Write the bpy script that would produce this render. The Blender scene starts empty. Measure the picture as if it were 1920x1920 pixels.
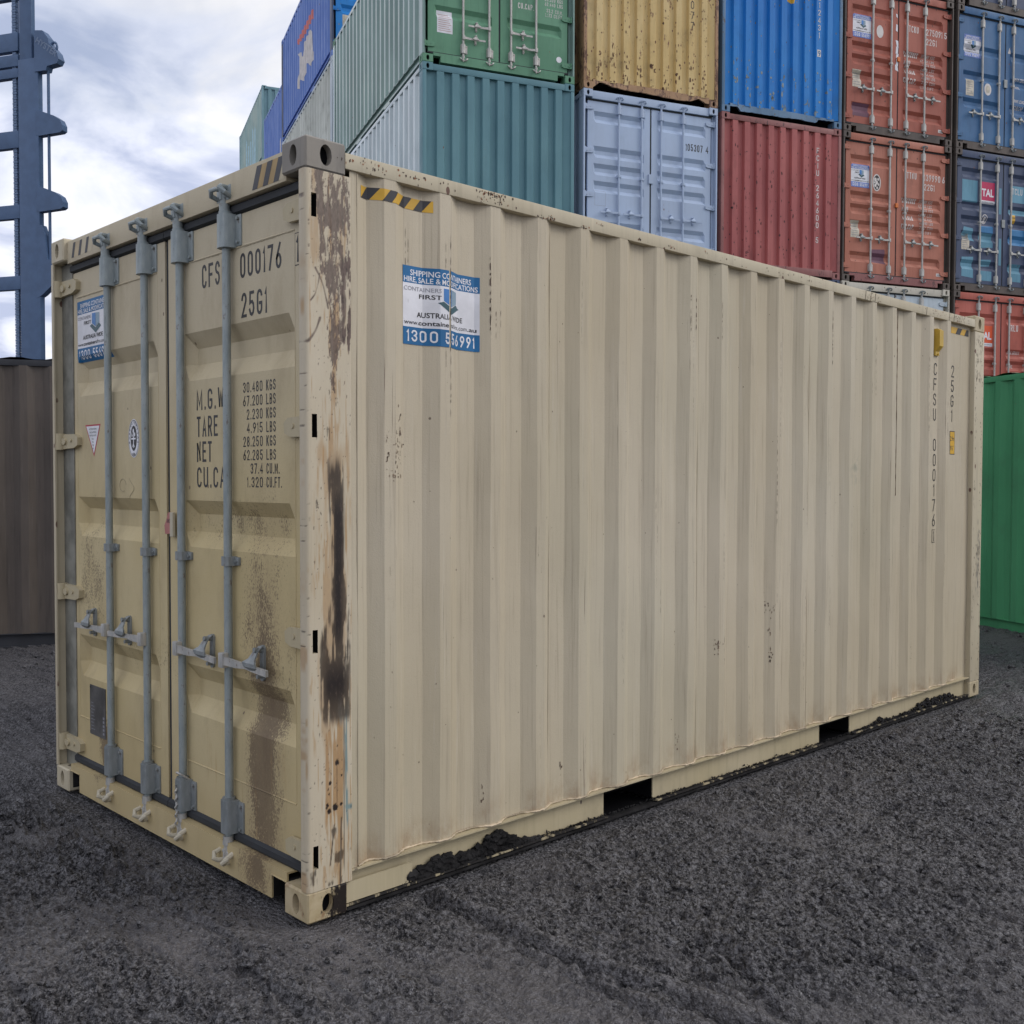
import bpy, bmesh, math, random
import numpy as np
from mathutils import Vector, Matrix
S = bpy.context.scene
R = math.radians
COL = S.collection

# ------------------------------------------------------------ camera
CX, CY, CZ, YAW, PIT, ROL, FPX = -2.09895, -3.25606, 1.64704, 0.803306, -0.0305092, 0.0025410, 1954.66
F_ = Vector((math.cos(PIT)*math.cos(YAW), math.cos(PIT)*math.sin(YAW), math.sin(PIT)))
R_ = F_.cross(Vector((0, 0, 1))).normalized(); U_ = R_.cross(F_)
R2 = R_*math.cos(ROL)+U_*math.sin(ROL); U2 = -R_*math.sin(ROL)+U_*math.cos(ROL)
cam = bpy.data.cameras.new('camera'); camo = bpy.data.objects.new('camera', cam); COL.objects.link(camo)
cam.sensor_width = 36; cam.lens = FPX/1920*36; cam.clip_start = .05; cam.clip_end = 2000
M = Matrix((R2, U2, -F_)).transposed().to_4x4(); M.translation = (CX, CY, CZ)
camo.matrix_world = M
S.camera = camo
S.render.resolution_x = S.render.resolution_y = 1024

# ------------------------------------------------------------ world, sun, exposure
SUN_EL, SUN_DIR = R(38), Vector((0.66, -0.751))
w = bpy.data.worlds.new('World'); S.world = w; w.use_nodes = True
nt = w.node_tree; nt.nodes.clear()
def wn(t, **k):
    n = nt.nodes.new(t)
    for a, b in k.items(): setattr(n, a, b)
    return n
out = wn('ShaderNodeOutputWorld'); sky = wn('ShaderNodeTexSky', sky_type='NISHITA', sun_disc=False)
sky.sun_elevation = SUN_EL; sky.sun_rotation = math.atan2(SUN_DIR.x, SUN_DIR.y); sky.dust_density = 3
b1 = wn('ShaderNodeBackground'); b1.inputs[1].default_value = .12
b2 = wn('ShaderNodeBackground'); b2.inputs[1].default_value = 1.16
mixs = wn('ShaderNodeMixShader')
nt.links.new(sky.outputs[0], b1.inputs[0])
tc = wn('ShaderNodeTexCoord'); sep = wn('ShaderNodeSeparateXYZ'); nt.links.new(tc.outputs['Generated'], sep.inputs[0])
def wm(op, a, b, clamp=False):
    n = wn('ShaderNodeMath', operation=op, use_clamp=clamp)
    for i, v in enumerate((a, b)):
        if isinstance(v, (int, float)): n.inputs[i].default_value = v
        else: nt.links.new(v, n.inputs[i])
    return n.outputs[0]
den = wm('ADD', wm('MAXIMUM', sep.outputs[2], 0.0), .22)
comb = wn('ShaderNodeCombineXYZ')
nt.links.new(wm('DIVIDE', sep.outputs[0], den), comb.inputs[0]); nt.links.new(wm('DIVIDE', sep.outputs[1], den), comb.inputs[1])
def wnoise(sc, det, rough, dist=0, off=(0, 0, 0)):
    mp = wn('ShaderNodeMapping'); mp.inputs['Location'].default_value = off; nt.links.new(comb.outputs[0], mp.inputs[0])
    n = wn('ShaderNodeTexNoise'); n.inputs['Scale'].default_value = sc; n.inputs['Detail'].default_value = det
    n.inputs['Roughness'].default_value = rough; n.inputs['Distortion'].default_value = dist
    nt.links.new(mp.outputs[0], n.inputs[0]); return n.outputs[0]
n1 = wnoise(1.5, 7, .50, .5, (3.1, 1.2, 0)); n2 = wnoise(3.2, 7, .52, .5, (7.7, 2.3, 0))
cr = wn('ShaderNodeValToRGB'); nt.links.new(n2, cr.inputs[0])
e = cr.color_ramp.elements; e[0].position = .38; e[0].color = (.44, .49, .65, 1); e[1].position = .62; e[1].color = (.90, .885, .89, 1)
k = e.new(.50); k.color = (.71, .74, .85, 1)
nt.links.new(cr.outputs[0], b2.inputs[0])
mr = wn('ShaderNodeMapRange'); nt.links.new(n1, mr.inputs[0]); mr.inputs[1].default_value = .30; mr.inputs[2].default_value = .50
mr.inputs[3].default_value = .62; mr.inputs[4].default_value = 1
nt.links.new(mr.outputs[0], mixs.inputs[0]); nt.links.new(b1.outputs[0], mixs.inputs[1]); nt.links.new(b2.outputs[0], mixs.inputs[2])
nt.links.new(mixs.outputs[0], out.inputs[0])
sl = bpy.data.lights.new('sun', 'SUN'); so = bpy.data.objects.new('sun', sl); COL.objects.link(so)
sl.energy = 1.12; sl.angle = R(30); sl.color = (1, .95, .88)
sd = Vector((SUN_DIR.x*math.cos(SUN_EL), SUN_DIR.y*math.cos(SUN_EL), math.sin(SUN_EL)))
so.rotation_euler = sd.to_track_quat('Z', 'Y').to_euler(); so.location = (0, 0, 30)
S.view_settings.view_transform = 'Standard'; S.view_settings.look = 'None'; S.view_settings.gamma = 1
S.view_settings.use_curve_mapping = False; S.view_settings.exposure = 0.14
S.render.engine = 'CYCLES'

rnd = random.Random(5); nr = np.random.RandomState(7)

# ------------------------------------------------------------ material helpers
class NT:
    def __init__(s, name):
        s.m = bpy.data.materials.new(name); s.m.use_nodes = True; s.t = s.m.node_tree
        s.b = s.t.nodes['Principled BSDF']; s.tc = s.t.nodes.new('ShaderNodeTexCoord'); s.co = s.tc.outputs['Object']
    def new(s, t, **k):
        n = s.t.nodes.new(t)
        for a, b in k.items(): setattr(n, a, b)
        return n
    def set(s, inp, v):
        if isinstance(v, (int, float)): inp.default_value = v
        elif isinstance(v, (tuple, list)): inp.default_value = tuple(v)+((1,) if len(v) == 3 and len(inp.default_value) == 4 else ())
        else: s.t.links.new(v, inp)
    def math(s, op, a, b=0, c=None, clamp=False):
        n = s.new('ShaderNodeMath', operation=op, use_clamp=clamp); s.set(n.inputs[0], a); s.set(n.inputs[1], b)
        if c is not None: s.set(n.inputs[2], c)
        return n.outputs[0]
    def mul(s, a, b): return s.math('MULTIPLY', a, b)
    def add(s, a, b): return s.math('ADD', a, b)
    def mx(s, a, b): return s.math('MAXIMUM', a, b)
    def mapv(s, sc=(1, 1, 1), loc=(0, 0, 0), co=None):
        n = s.new('ShaderNodeMapping'); n.inputs['Scale'].default_value = sc; n.inputs['Location'].default_value = loc
        s.t.links.new(co or s.co, n.inputs[0]); return n.outputs[0]
    def noise(s, scale, sc=(1, 1, 1), det=4, rough=.55, dist=0, loc=(0, 0, 0), co=None):
        n = s.new('ShaderNodeTexNoise'); n.inputs['Scale'].default_value = scale; n.inputs['Detail'].default_value = det
        n.inputs['Roughness'].default_value = rough; n.inputs['Distortion'].default_value = dist
        s.t.links.new(s.mapv(sc, loc, co), n.inputs[0]); return n.outputs[0]
    def voro(s, scale, sc=(1, 1, 1), loc=(0, 0, 0), feat='F1', co=None):
        n = s.new('ShaderNodeTexVoronoi', feature=feat); n.inputs['Scale'].default_value = scale
        s.t.links.new(s.mapv(sc, loc, co), n.inputs[0]); return n.outputs[0]
    def rng(s, v, a, b, c=0., d=1.):
        n = s.new('ShaderNodeMapRange', interpolation_type='SMOOTHSTEP'); s.set(n.inputs[0], v)
        for i, q in enumerate((a, b, c, d)): n.inputs[i+1].default_value = q
        return n.outputs[0]
    def mix(s, f, a, b):
        n = s.new('ShaderNodeMix', data_type='RGBA'); s.set(n.inputs[0], f); s.set(n.inputs[6], a); s.set(n.inputs[7], b)
        return n.outputs[2]
    def xyz(s):
        if not hasattr(s, '_x'):
            n = s.new('ShaderNodeSeparateXYZ'); s.t.links.new(s.co, n.inputs[0]); s._x = n.outputs
        return s._x
    def blob(s, c, r, soft=1.0):
        """1 inside an ellipsoid centre c radius r, fading outside"""
        mp = s.mapv(tuple(1/q for q in r), tuple(-a/q for a, q in zip(c, r)))
        n = s.new('ShaderNodeVectorMath', operation='LENGTH'); s.t.links.new(mp, n.inputs[0])
        return s.rng(n.outputs['Value'], 1+soft*.5, max(0, 1-soft), 0, 1)
    def bump(s, h, d=.002, st=1):
        n = s.new('ShaderNodeBump'); n.inputs['Distance'].default_value = d; n.inputs['Strength'].default_value = st
        s.set(n.inputs['Height'], h); s.t.links.new(n.outputs[0], s.b.inputs['Normal']); return n
    def fin(s, col, rough=.6, metal=0, spec=.4):
        s.set(s.b.inputs['Base Color'], col); s.set(s.b.inputs['Roughness'], rough); s.b.inputs['Metallic'].default_value = metal
        s.b.inputs['Specular IOR Level'].default_value = spec; return s.m

def flat(name, c, rough=.6, metal=0, spec=.4, var=.12):
    n = NT(name); v = n.noise(7, det=5)
    return n.fin(n.mix(n.rng(v, .3, .7), tuple(q*(1-var) for q in c), tuple(min(1, q*(1+var)) for q in c)), rough, metal, spec)

def paint(name, c, rust=.3, dirt=.3, fade=None, seed=0, rustc=(.10, .045, .03), chip=.5, rough=.5, streak=.25, spec=.25):
    """weathered container paint: fading, vertical streaks, dirt, rust and small chips"""
    n = NT(name); s = seed*3.7
    fade = fade or tuple(min(1, q*1.25+.03) for q in c)
    a = n.noise(1.1, (1, 1, .6), 5, loc=(s, 0, 0)); col = n.mix(n.rng(a, .35, .7), c, fade)
    st = n.noise(9, (3, 3, .22), 5, .6, loc=(s, 1, 0))
    col = n.mix(n.mul(n.rng(st, .48, .75), streak), col, tuple(q*.55 for q in c))
    st2 = n.noise(16, (3, 3, .12), 4, .6, loc=(0, s, 0)); col = n.mix(n.mul(n.rng(st2, .55, .8), streak), col, tuple(min(1, q*1.3+.05) for q in c))
    d = n.noise(2.3, (1, 1, .8), 7, .65, loc=(0, s, 3)); col = n.mix(n.mul(n.rng(d, .5, .8), dirt), col, (.07, .065, .06))
    r = n.noise(5, (1, 1, .5), 8, .7, loc=(s, s, 0)); r2 = n.noise(26, (1, 1, .35), 6, .7, loc=(s, 5, 0))
    rm = n.rng(n.add(n.mul(r, .6), n.mul(r2, .5)), .78-rust*.22, .82-rust*.22)
    vd = n.voro(11, (1, 1, .6), (s, s, 0)); big = n.noise(1.7, det=3, loc=(0, 0, s))
    ch = n.mul(n.rng(vd, .13, .10), n.rng(big, .62-chip*.25, .68-chip*.25))
    rm = n.mx(rm, ch)
    rc = n.mix(n.noise(30, det=3), rustc, tuple(min(1, q*2.2) for q in rustc))
    col = n.mix(rm, col, rc)
    g = n.noise(55, det=3); 
    n.bump(n.add(n.mul(g, .25), n.mul(rm, -.6)), .0015)
    return n.fin(col, n.rng(d, .3, .8, rough-.1, rough+.2 if rough > .4 else rough), 0, spec)

# ------------------------------------------------------------ beige container materials
def side_mat():
    n = NT('beige_side_paint'); x, y, z = n.xyz()
    a = n.noise(.9, (1, 1, .5), 5, .5); col = n.mix(n.rng(a, .35, .68), (.478, .412, .292), (.548, .482, .365))
    gsh = n.rng(n.noise(.55, (1, 0, .35), 4, .55, loc=(4, 0, 1)), .46, .66); col = n.mix(n.mul(gsh, .35), col, (.47, .45, .34))
    # bottom warmer and dirtier
    yl = n.rng(z, 1.3, .1); col = n.mix(n.mul(yl, .45), col, (.47, .40, .27))
    fine = n.noise(42, (1.6, 1.6, .035), 6, .7); col = n.mix(n.mul(n.rng(fine, .50, .72), .48), col, (.31, .255, .185))
    fine2 = n.noise(24, (1.6, 1.6, .06), 5, .65, loc=(5, 0, 0)); col = n.mix(n.mul(n.rng(fine2, .56, .8), .3), col, (.66, .62, .53))
    # hairline scratches, mostly on the proud flats
    proud = n.rng(y, .012, .004)
    ln = n.noise(130, (1, .3, .012), 3, .6); zone = n.noise(2.2, (1, .2, .5), 4, .6, loc=(7, 0, 0))
    sm = n.mul(n.mul(n.rng(ln, .645, .68), n.rng(zone, .46, .6)), n.add(n.mul(proud, .75), .22)); col = n.mix(sm, col, (.16, .12, .09))
    cr = n.noise(34, (.35, .35, 1.5), 3, .55, 1.2, loc=(2, 0, 3)); crm = n.mul(n.rng(n.math('ABSOLUTE', n.add(cr, -.5)), .0035, .0012), n.rng(zone, .5, .6)); col = n.mix(n.mul(crm, .3), col, (.25, .2, .15))
    vd = n.voro(5.5, (1, .2, .8)); sz = n.noise(60, det=2); dots = n.rng(n.add(vd, n.mul(sz, .05)), .062, .045); col = n.mix(n.mul(dots, .85), col, (.12, .09, .07))
    sp = n.noise(190, det=2, rough=.5); col = n.mix(n.mul(n.rng(sp, .62, .72), .22), col, (.3, .26, .2))
    # rust bleeding at the very bottom
    rb = n.mul(n.rng(z, .32, .165), n.rng(n.noise(7, (1, 1, .6), 6, .7), .42, .7)); col = n.mix(n.mul(rb, .6), col, (.28, .17, .09))
    bl = n.mul(n.blob((4.12, .03, 1.72), (.10, .2, .11), .9), n.rng(n.noise(24, det=5), .4, .66)); col = n.mix(n.mul(bl, .5), col, (.2, .22, .18))
    n.bump(n.add(n.add(n.mul(n.noise(3.2, (1, 0, .5), 3, .45), 4.0), n.mul(sp, .22)), n.mul(n.noise(13, (1, 0, .35), 4, .5), .5)), .0035)
    return n.fin(col, .6, 0, .3)

def door_mat():
    n = NT('beige_door_paint'); x, y, z = n.xyz()
    a = n.noise(1.3, det=5); col = n.mix(n.rng(a, .35, .68), (.535, .43, .225), (.585, .485, .28))
    up = n.rng(z, 1.3, 2.6); col = n.mix(n.mul(up, .8), col, (.545, .48, .355))
    bot = n.rng(z, .7, .1); col = n.mix(n.mul(bot, .45), col, (.42, .32, .165))
    grain = n.noise(210, det=2, rough=.6); col = n.mix(n.mul(n.rng(grain, .55, .72), .25), col, (.3, .24, .15))
    mg = n.noise(150, (1, 1, .6), 3, .7); mg2 = n.noise(9, (1, 1, .5), 5, .7)
    def mould(c, r, f, lo=.66):
        b = n.mul(n.blob(c, r, 1.0), f); t = n.add(n.mul(mg, .6), n.add(n.mul(mg2, .45), n.mul(b, .24)))
        return n.mul(n.rng(t, lo, lo+.09), n.rng(b, .02, .25))
    m = mould((.07, .40, .55), (.3, .13, .72), 1.25, .62)
    m = n.mx(m, mould((.07, .385, 1.05), (.3, .24, .62), .62, .64))
    m = n.mx(m, mould((.07, 2.06, 1.15), (.3, .20, .42), .62, .64))
    m = n.mx(m, mould((.07, 1.94, .30), (.3, .075, .17), 1.3, .60))
    m = n.mx(m, mould((.07, 1.5, .80), (.3, .6, .14), .5, .65))
    m = n.mx(m, mould((.07, .6, 1.46), (.3, .75, .12), .55, .65))
    m = n.mx(m, mould((.03, .40, .10), (.3, .12, .11), 1.0, .60))
    cn = n.add(n.mul(mg, .5), n.mul(n.noise(14, (1, 1, .35), 6, .7, loc=(1, 2, 3)), .5)); core = n.mul(n.blob((.07, .402, .40), (.3, .11, .56), 1.0), 1.0); m = n.mx(m, n.mul(n.rng(n.add(cn, n.mul(core, .28)), .66, .92), .62)); sof = n.mul(n.mul(n.blob((.07, .40, .55), (.3, .15, .95), 1.0), .75), n.rng(cn, .25, .7)); col = n.mix(sof, col, (.20, .13, .08))
    col = n.mix(n.mul(m, .72), col, (.115, .078, .052))
    rs = n.mul(n.blob((.07, .6, .3), (.3, .9, .5), 1.0), n.rng(n.noise(12, (1, 3, .25), 5, .7), .56, .75)); col = n.mix(n.mul(rs, .45), col, (.36, .2, .07))
    vd = n.voro(7, (1, 1, .8)); col = n.mix(n.mul(n.rng(vd, .055, .04), .8), col, (.14, .1, .07))
    gr2 = n.mul(n.rng(n.noise(6, (1, 1, .4), 6, .65, loc=(4, 4, 4)), .45, .75), .35); col = n.mix(gr2, col, (.30, .23, .13)); n.bump(n.add(n.mul(grain, .3), n.mul(n.noise(5, det=3), 1.4)), .003)
    return n.fin(col, .62, 0, .3)

def wear_mat(name, base, base2):
    n = NT(name); at = n.new('ShaderNodeAttribute', attribute_name='wear'); sp = n.new('ShaderNodeSeparateColor')
    n.t.links.new(at.outputs['Color'], sp.inputs[0]); d, r, t = sp.outputs
    a = n.noise(2.1, (1, 1, .5), 5); col = n.mix(n.rng(a, .35, .65), base, base2)
    fine = n.noise(40, (1.6, 1.6, .05), 5, .7); col = n.mix(n.mul(n.rng(fine, .5, .75), .3), col, (.36, .29, .2))
    g = n.noise(90, (1, 1, .3), 5, .65)
    col = n.mix(n.mul(r, .8), col, n.mix(g, (.24, .12, .05), (.50, .29, .10)))
    col = n.mix(n.mul(t, .9), col, n.mix(g, (.10, .17, .18), (.25, .35, .34)))
    col = n.mix(d, col, n.mix(n.rng(n.add(g, n.mul(n.rng(n.xyz()[2], 1.75, 2.1), .30)), .50, .92), (.020, .014, .012), (.15, .105, .085)))
    n.bump(n.add(n.mul(g, .3), n.mul(d, -.7)), .002)
    return n.fin(col, n.rng(d, 0, 1, .55, .5), 0, .35)

def muddy_flange():
    n = NT('mud_caked_flange'); m = n.rng(n.noise(9, (1, .3, .3), 6, .7), .50, .58); g = n.noise(60, det=4)
    return n.fin(n.mix(m, n.mix(g, (.015, .014, .014), (.045, .042, .040)), (.40, .34, .22)), .85, 0, .1)

def scuff_casting():
    n = NT('scuffed_casting_paint'); x, y, z = n.xyz()
    a = n.noise(9, det=5); col = n.mix(n.rng(a, .35, .65), (.40, .32, .18), (.50, .41, .26)); r = n.rng(n.noise(24, (1, 1, .5), 6, .7), .52, .7); col = n.mix(n.mul(r, .7), col, (.20, .10, .045))
    side = n.rng(y, .012, .004); st = n.add(n.mul(n.noise(55, (1, 1, .35), 6, .7), .6), n.mul(n.noise(16, (1, 1, .6), 4, .6, loc=(3, 3, 3)), .4))
    m = n.mul(n.rng(n.add(st, n.mul(n.blob((.150, 0, .06), (.075, 1, .11), 1.0), .24)), .58, .66), side); m = n.mx(m, n.mul(n.rng(st, .62, .68), .8))
    col = n.mix(m, col, (.018, .013, .011)); n.bump(n.add(n.mul(st, .6), n.mul(m, -.5)), .003); return n.fin(col, .55, 0, .3)

def galv_mat(name, c=(.27, .30, .30), c2=(.37, .395, .39)):
    n = NT(name); a = n.noise(26, (1, 1, .3), 5, .65); col = n.mix(n.rng(a, .3, .7), c, c2)
    r = n.rng(n.noise(40, (1, 1, .5), 5, .7, loc=(3, 3, 3)), .58, .70); col = n.mix(n.mul(r, .8), col, (.15, .105, .08)); r3 = n.rng(n.noise(70, (1, 1, .25), 5, .7), .56, .72); col = n.mix(n.mul(r3, .3), col, (.42, .43, .42))
    n.bump(n.noise(120, det=3), .0008)
    return n.fin(col, .5, .25, .5)

M_SIDE = side_mat(); M_DOOR = door_mat()
M_WEAR = wear_mat('beige_scraped_paint', (.53, .455, .325), (.58, .51, .385))
M_RAIL = paint('beige_rail_paint', (.50, .435, .305), .42, .25, (.55, .49, .36), 2, (.10, .06, .045), .7, .55, .3)
M_WEB = paint('beige_web_paint', (.44, .375, .235), .1, .35, (.50, .43, .29), 8, (.06, .045, .04), .2)
M_GREYTOP = paint('bare_grey_casting', (.22, .205, .185), .45, .6, (.37, .335, .275), 4, (.06, .05, .045), .6, .6, .4)
M_GALV = galv_mat('galvanised_steel', (.24, .28, .285), (.34, .375, .37)); M_GALV2 = galv_mat('worn_pale_steel', (.36, .36, .34), (.52, .50, .46))
M_GALVD = galv_mat('dull_grey_steel', (.20, .22, .22), (.28, .30, .30))
M_CAMB = paint('beige_painted_cam', (.50, .45, .33), .45, .3, (.6, .55, .45), 9, (.12, .07, .04), .6)
M_RUBBER = flat('black_rubber', (.03, .033, .037), .75)
M_DARK = flat('hollow_shade', (.009, .009, .010), .95, spec=0)  # near-black colour painted for shade in holes, pockets and undersides
M_WHITE = flat('print_white', (.72, .72, .75), .45); M_BLUE = flat('print_blue', (.02, .135, .31), .5, spec=.25)
M_BLUE2 = flat('print_logo_blue', (.05, .2, .5), .45); M_LGREY = flat('print_logo_grey', (.22, .32, .4), .45); M_DTEAL = flat('print_dark_teal', (.03, .09, .11), .45)
M_INK = flat('print_black', (.028, .026, .026), .5); M_GREY = flat('print_grey', (.25, .25, .28), .5)
M_YEL = flat('hazard_yellow', (.62, .36, .035), .5); M_YELB = flat('yellow_vent_paint', (.52, .34, .05), .5); M_BLK = flat('hazard_black', (.03, .03, .035), .5)
M_RED = flat('print_red', (.42, .03, .05), .5); M_PINK = flat('faded_red_tag', (.42, .16, .14), .5); M_ORANGE = flat('orange_tag', (.65, .17, .03), .5)
M_MAG = flat('print_magenta', (.48, .015, .085), .5)
M_MUDSHADE = flat('mud_and_pocket_shade', (.024, .023, .023), .9, spec=.08, var=.5)  # caked mud colour, also painted shade inside the pockets
M_WPRINT = flat('faded_white_print', (.62, .58, .55), .5); M_CREAM = flat('aged_cream_plate', (.5, .45, .36), .5, var=.3)
M_CHIP = flat('bare_rusty_steel', (.075, .05, .038), .75, var=.5); M_DPLATE = flat('weathered_data_plate', (.12, .115, .11), .5, .4, var=.4)
M_HAZOLD = flat('faded_hazard_yellow', (.50, .40, .25)); M_RUSTO = flat('rust_orange', (.26, .10, .04)); M_WELD = flat('weld_bead_paint', (.56, .50, .38), .5); M_WELDR = flat('rusty_weld_bead', (.47, .38, .26), .6, var=.4)

# ------------------------------------------------------------ mesh helpers
CACHE = {}
class MB:
    """collects faces, links them as one mesh object"""
    def __init__(s): s.v = []; s.f = []; s.mi = []
    def quad(s, a, b, c, d, m=0): i = len(s.v); s.v += [a, b, c, d]; s.f.append((i, i+1, i+2, i+3)); s.mi.append(m)
    def poly(s, pts, m=0): i = len(s.v); s.v += list(pts); s.f.append(tuple(range(i, i+len(pts)))); s.mi.append(m)
    def box(s, x0, x1, y0, y1, z0, z1, m=0, bev=0):
        if bev:
            b = bev; bm = bmesh.new(); bmesh.ops.create_cube(bm, size=1)
            bmesh.ops.scale(bm, vec=(x1-x0, y1-y0, z1-z0), verts=bm.verts); bmesh.ops.translate(bm, vec=((x0+x1)/2, (y0+y1)/2, (z0+z1)/2), verts=bm.verts)
            bmesh.ops.bevel(bm, geom=bm.edges[:], offset=b, segments=2, affect='EDGES', profile=.6)
            s.addbm(bm, m); return s
        i = len(s.v)
        s.v += [(x0, y0, z0), (x1, y0, z0), (x1, y1, z0), (x0, y1, z0), (x0, y0, z1), (x1, y0, z1), (x1, y1, z1), (x0, y1, z1)]
        for f in ((0, 3, 2, 1), (4, 5, 6, 7), (0, 1, 5, 4), (1, 2, 6, 5), (2, 3, 7, 6), (3, 0, 4, 7)): s.f.append(tuple(i+q for q in f)); s.mi.append(m)
        return s
    def addbm(s, bm, m=0):
        i = len(s.v); bm.verts.index_update(); s.v += [tuple(v.co) for v in bm.verts]
        for f in bm.faces: s.f.append(tuple(i+v.index for v in f.verts)); s.mi.append(m)
        bm.free()
    def tube(s, pts, r, n=12, m=0, cap=True):
        """round bar through pts, r a number or list"""
        P = [Vector(p) for p in pts]; rr = r if isinstance(r, (list, tuple)) else [r]*len(P); rings = []
        for k, p in enumerate(P):
            d = (P[min(k+1, len(P)-1)]-P[max(k-1, 0)]).normalized(); a = d.orthogonal().normalized()
            if k and abs(d.dot(Vector((0, 0, 1)))) < .9: a = d.cross(Vector((0, 0, 1))).normalized()
            elif abs(d.dot(Vector((0, 0, 1)))) < .9: a = d.cross(Vector((0, 0, 1))).normalized()
            else: a = Vector((1, 0, 0))
            b = d.cross(a).normalized(); i = len(s.v)
            s.v += [tuple(p+(a*math.cos(t)+b*math.sin(t))*rr[k]) for t in [2*math.pi*q/n for q in range(n)]]; rings.append(i)
        for i, j in zip(rings, rings[1:]):
            for q in range(n): s.f.append((i+q, i+(q+1) % n, j+(q+1) % n, j+q)); s.mi.append(m)
        if cap: s.f.append(tuple(rings[0]+q for q in range(n))[::-1]); s.mi.append(m); s.f.append(tuple(rings[-1]+q for q in range(n))); s.mi.append(m)
        return s
    def prism(s, pts, axis, a, b, m=0):
        """2-D polygon pts extruded along axis from a to b"""
        def mk(p, t): q = list(p); q.insert(axis, t); return tuple(q)
        n = len(pts); i = len(s.v); s.v += [mk(p, a) for p in pts]+[mk(p, b) for p in pts]
        s.f.append(tuple(range(i, i+n))); s.f.append(tuple(range(i+2*n-1, i+n-1, -1))); s.mi += [m, m]
        for q in range(n): s.f.append((i+q, i+n+q, i+n+(q+1) % n, i+(q+1) % n)); s.mi.append(m)
        return s
    def mesh(s, name, smooth=False):
        me = bpy.data.meshes.new(name); me.from_pydata(s.v, [], s.f); me.polygons.foreach_set('material_index', s.mi)
        bm = bmesh.new(); bm.from_mesh(me); bmesh.ops.remove_doubles(bm, verts=bm.verts, dist=1e-5); bmesh.ops.recalc_face_normals(bm, faces=bm.faces); bm.to_mesh(me); bm.free()
        if smooth: me.polygons.foreach_set('use_smooth', [True]*len(me.polygons)); me.set_sharp_from_angle(angle=R(35))
        return me
    def build(s, name, mats, parent=None, smooth=False, loc=None):
        return put(name, s.mesh(name, smooth), mats, parent, loc)

def put(name, me, mats, parent=None, loc=None, rot=None, scale=None):
    if not isinstance(mats, (list, tuple)): mats = [mats]
    while len(me.materials) < len(mats): me.materials.append(None)
    o = bpy.data.objects.new(name, me); COL.objects.link(o)
    for i, m in enumerate(mats): o.material_slots[i].link = 'OBJECT'; o.material_slots[i].material = m
    if parent: o.parent = parent
    if loc: o.location = loc
    if rot: o.rotation_euler = rot
    if scale: o.scale = scale
    return o
def cached(key, fn):
    if key not in CACHE: CACHE[key] = fn()
    return CACHE[key]
def thing(name, label, cat, loc=(0, 0, 0), rz=0, group=None):
    o = bpy.data.objects.new(name, None); COL.objects.link(o); o.empty_display_size = .3
    o.location = loc; o.rotation_euler = (0, 0, rz); o['label'] = label; o['category'] = cat
    if group: o['group'] = group
    return o

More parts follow.
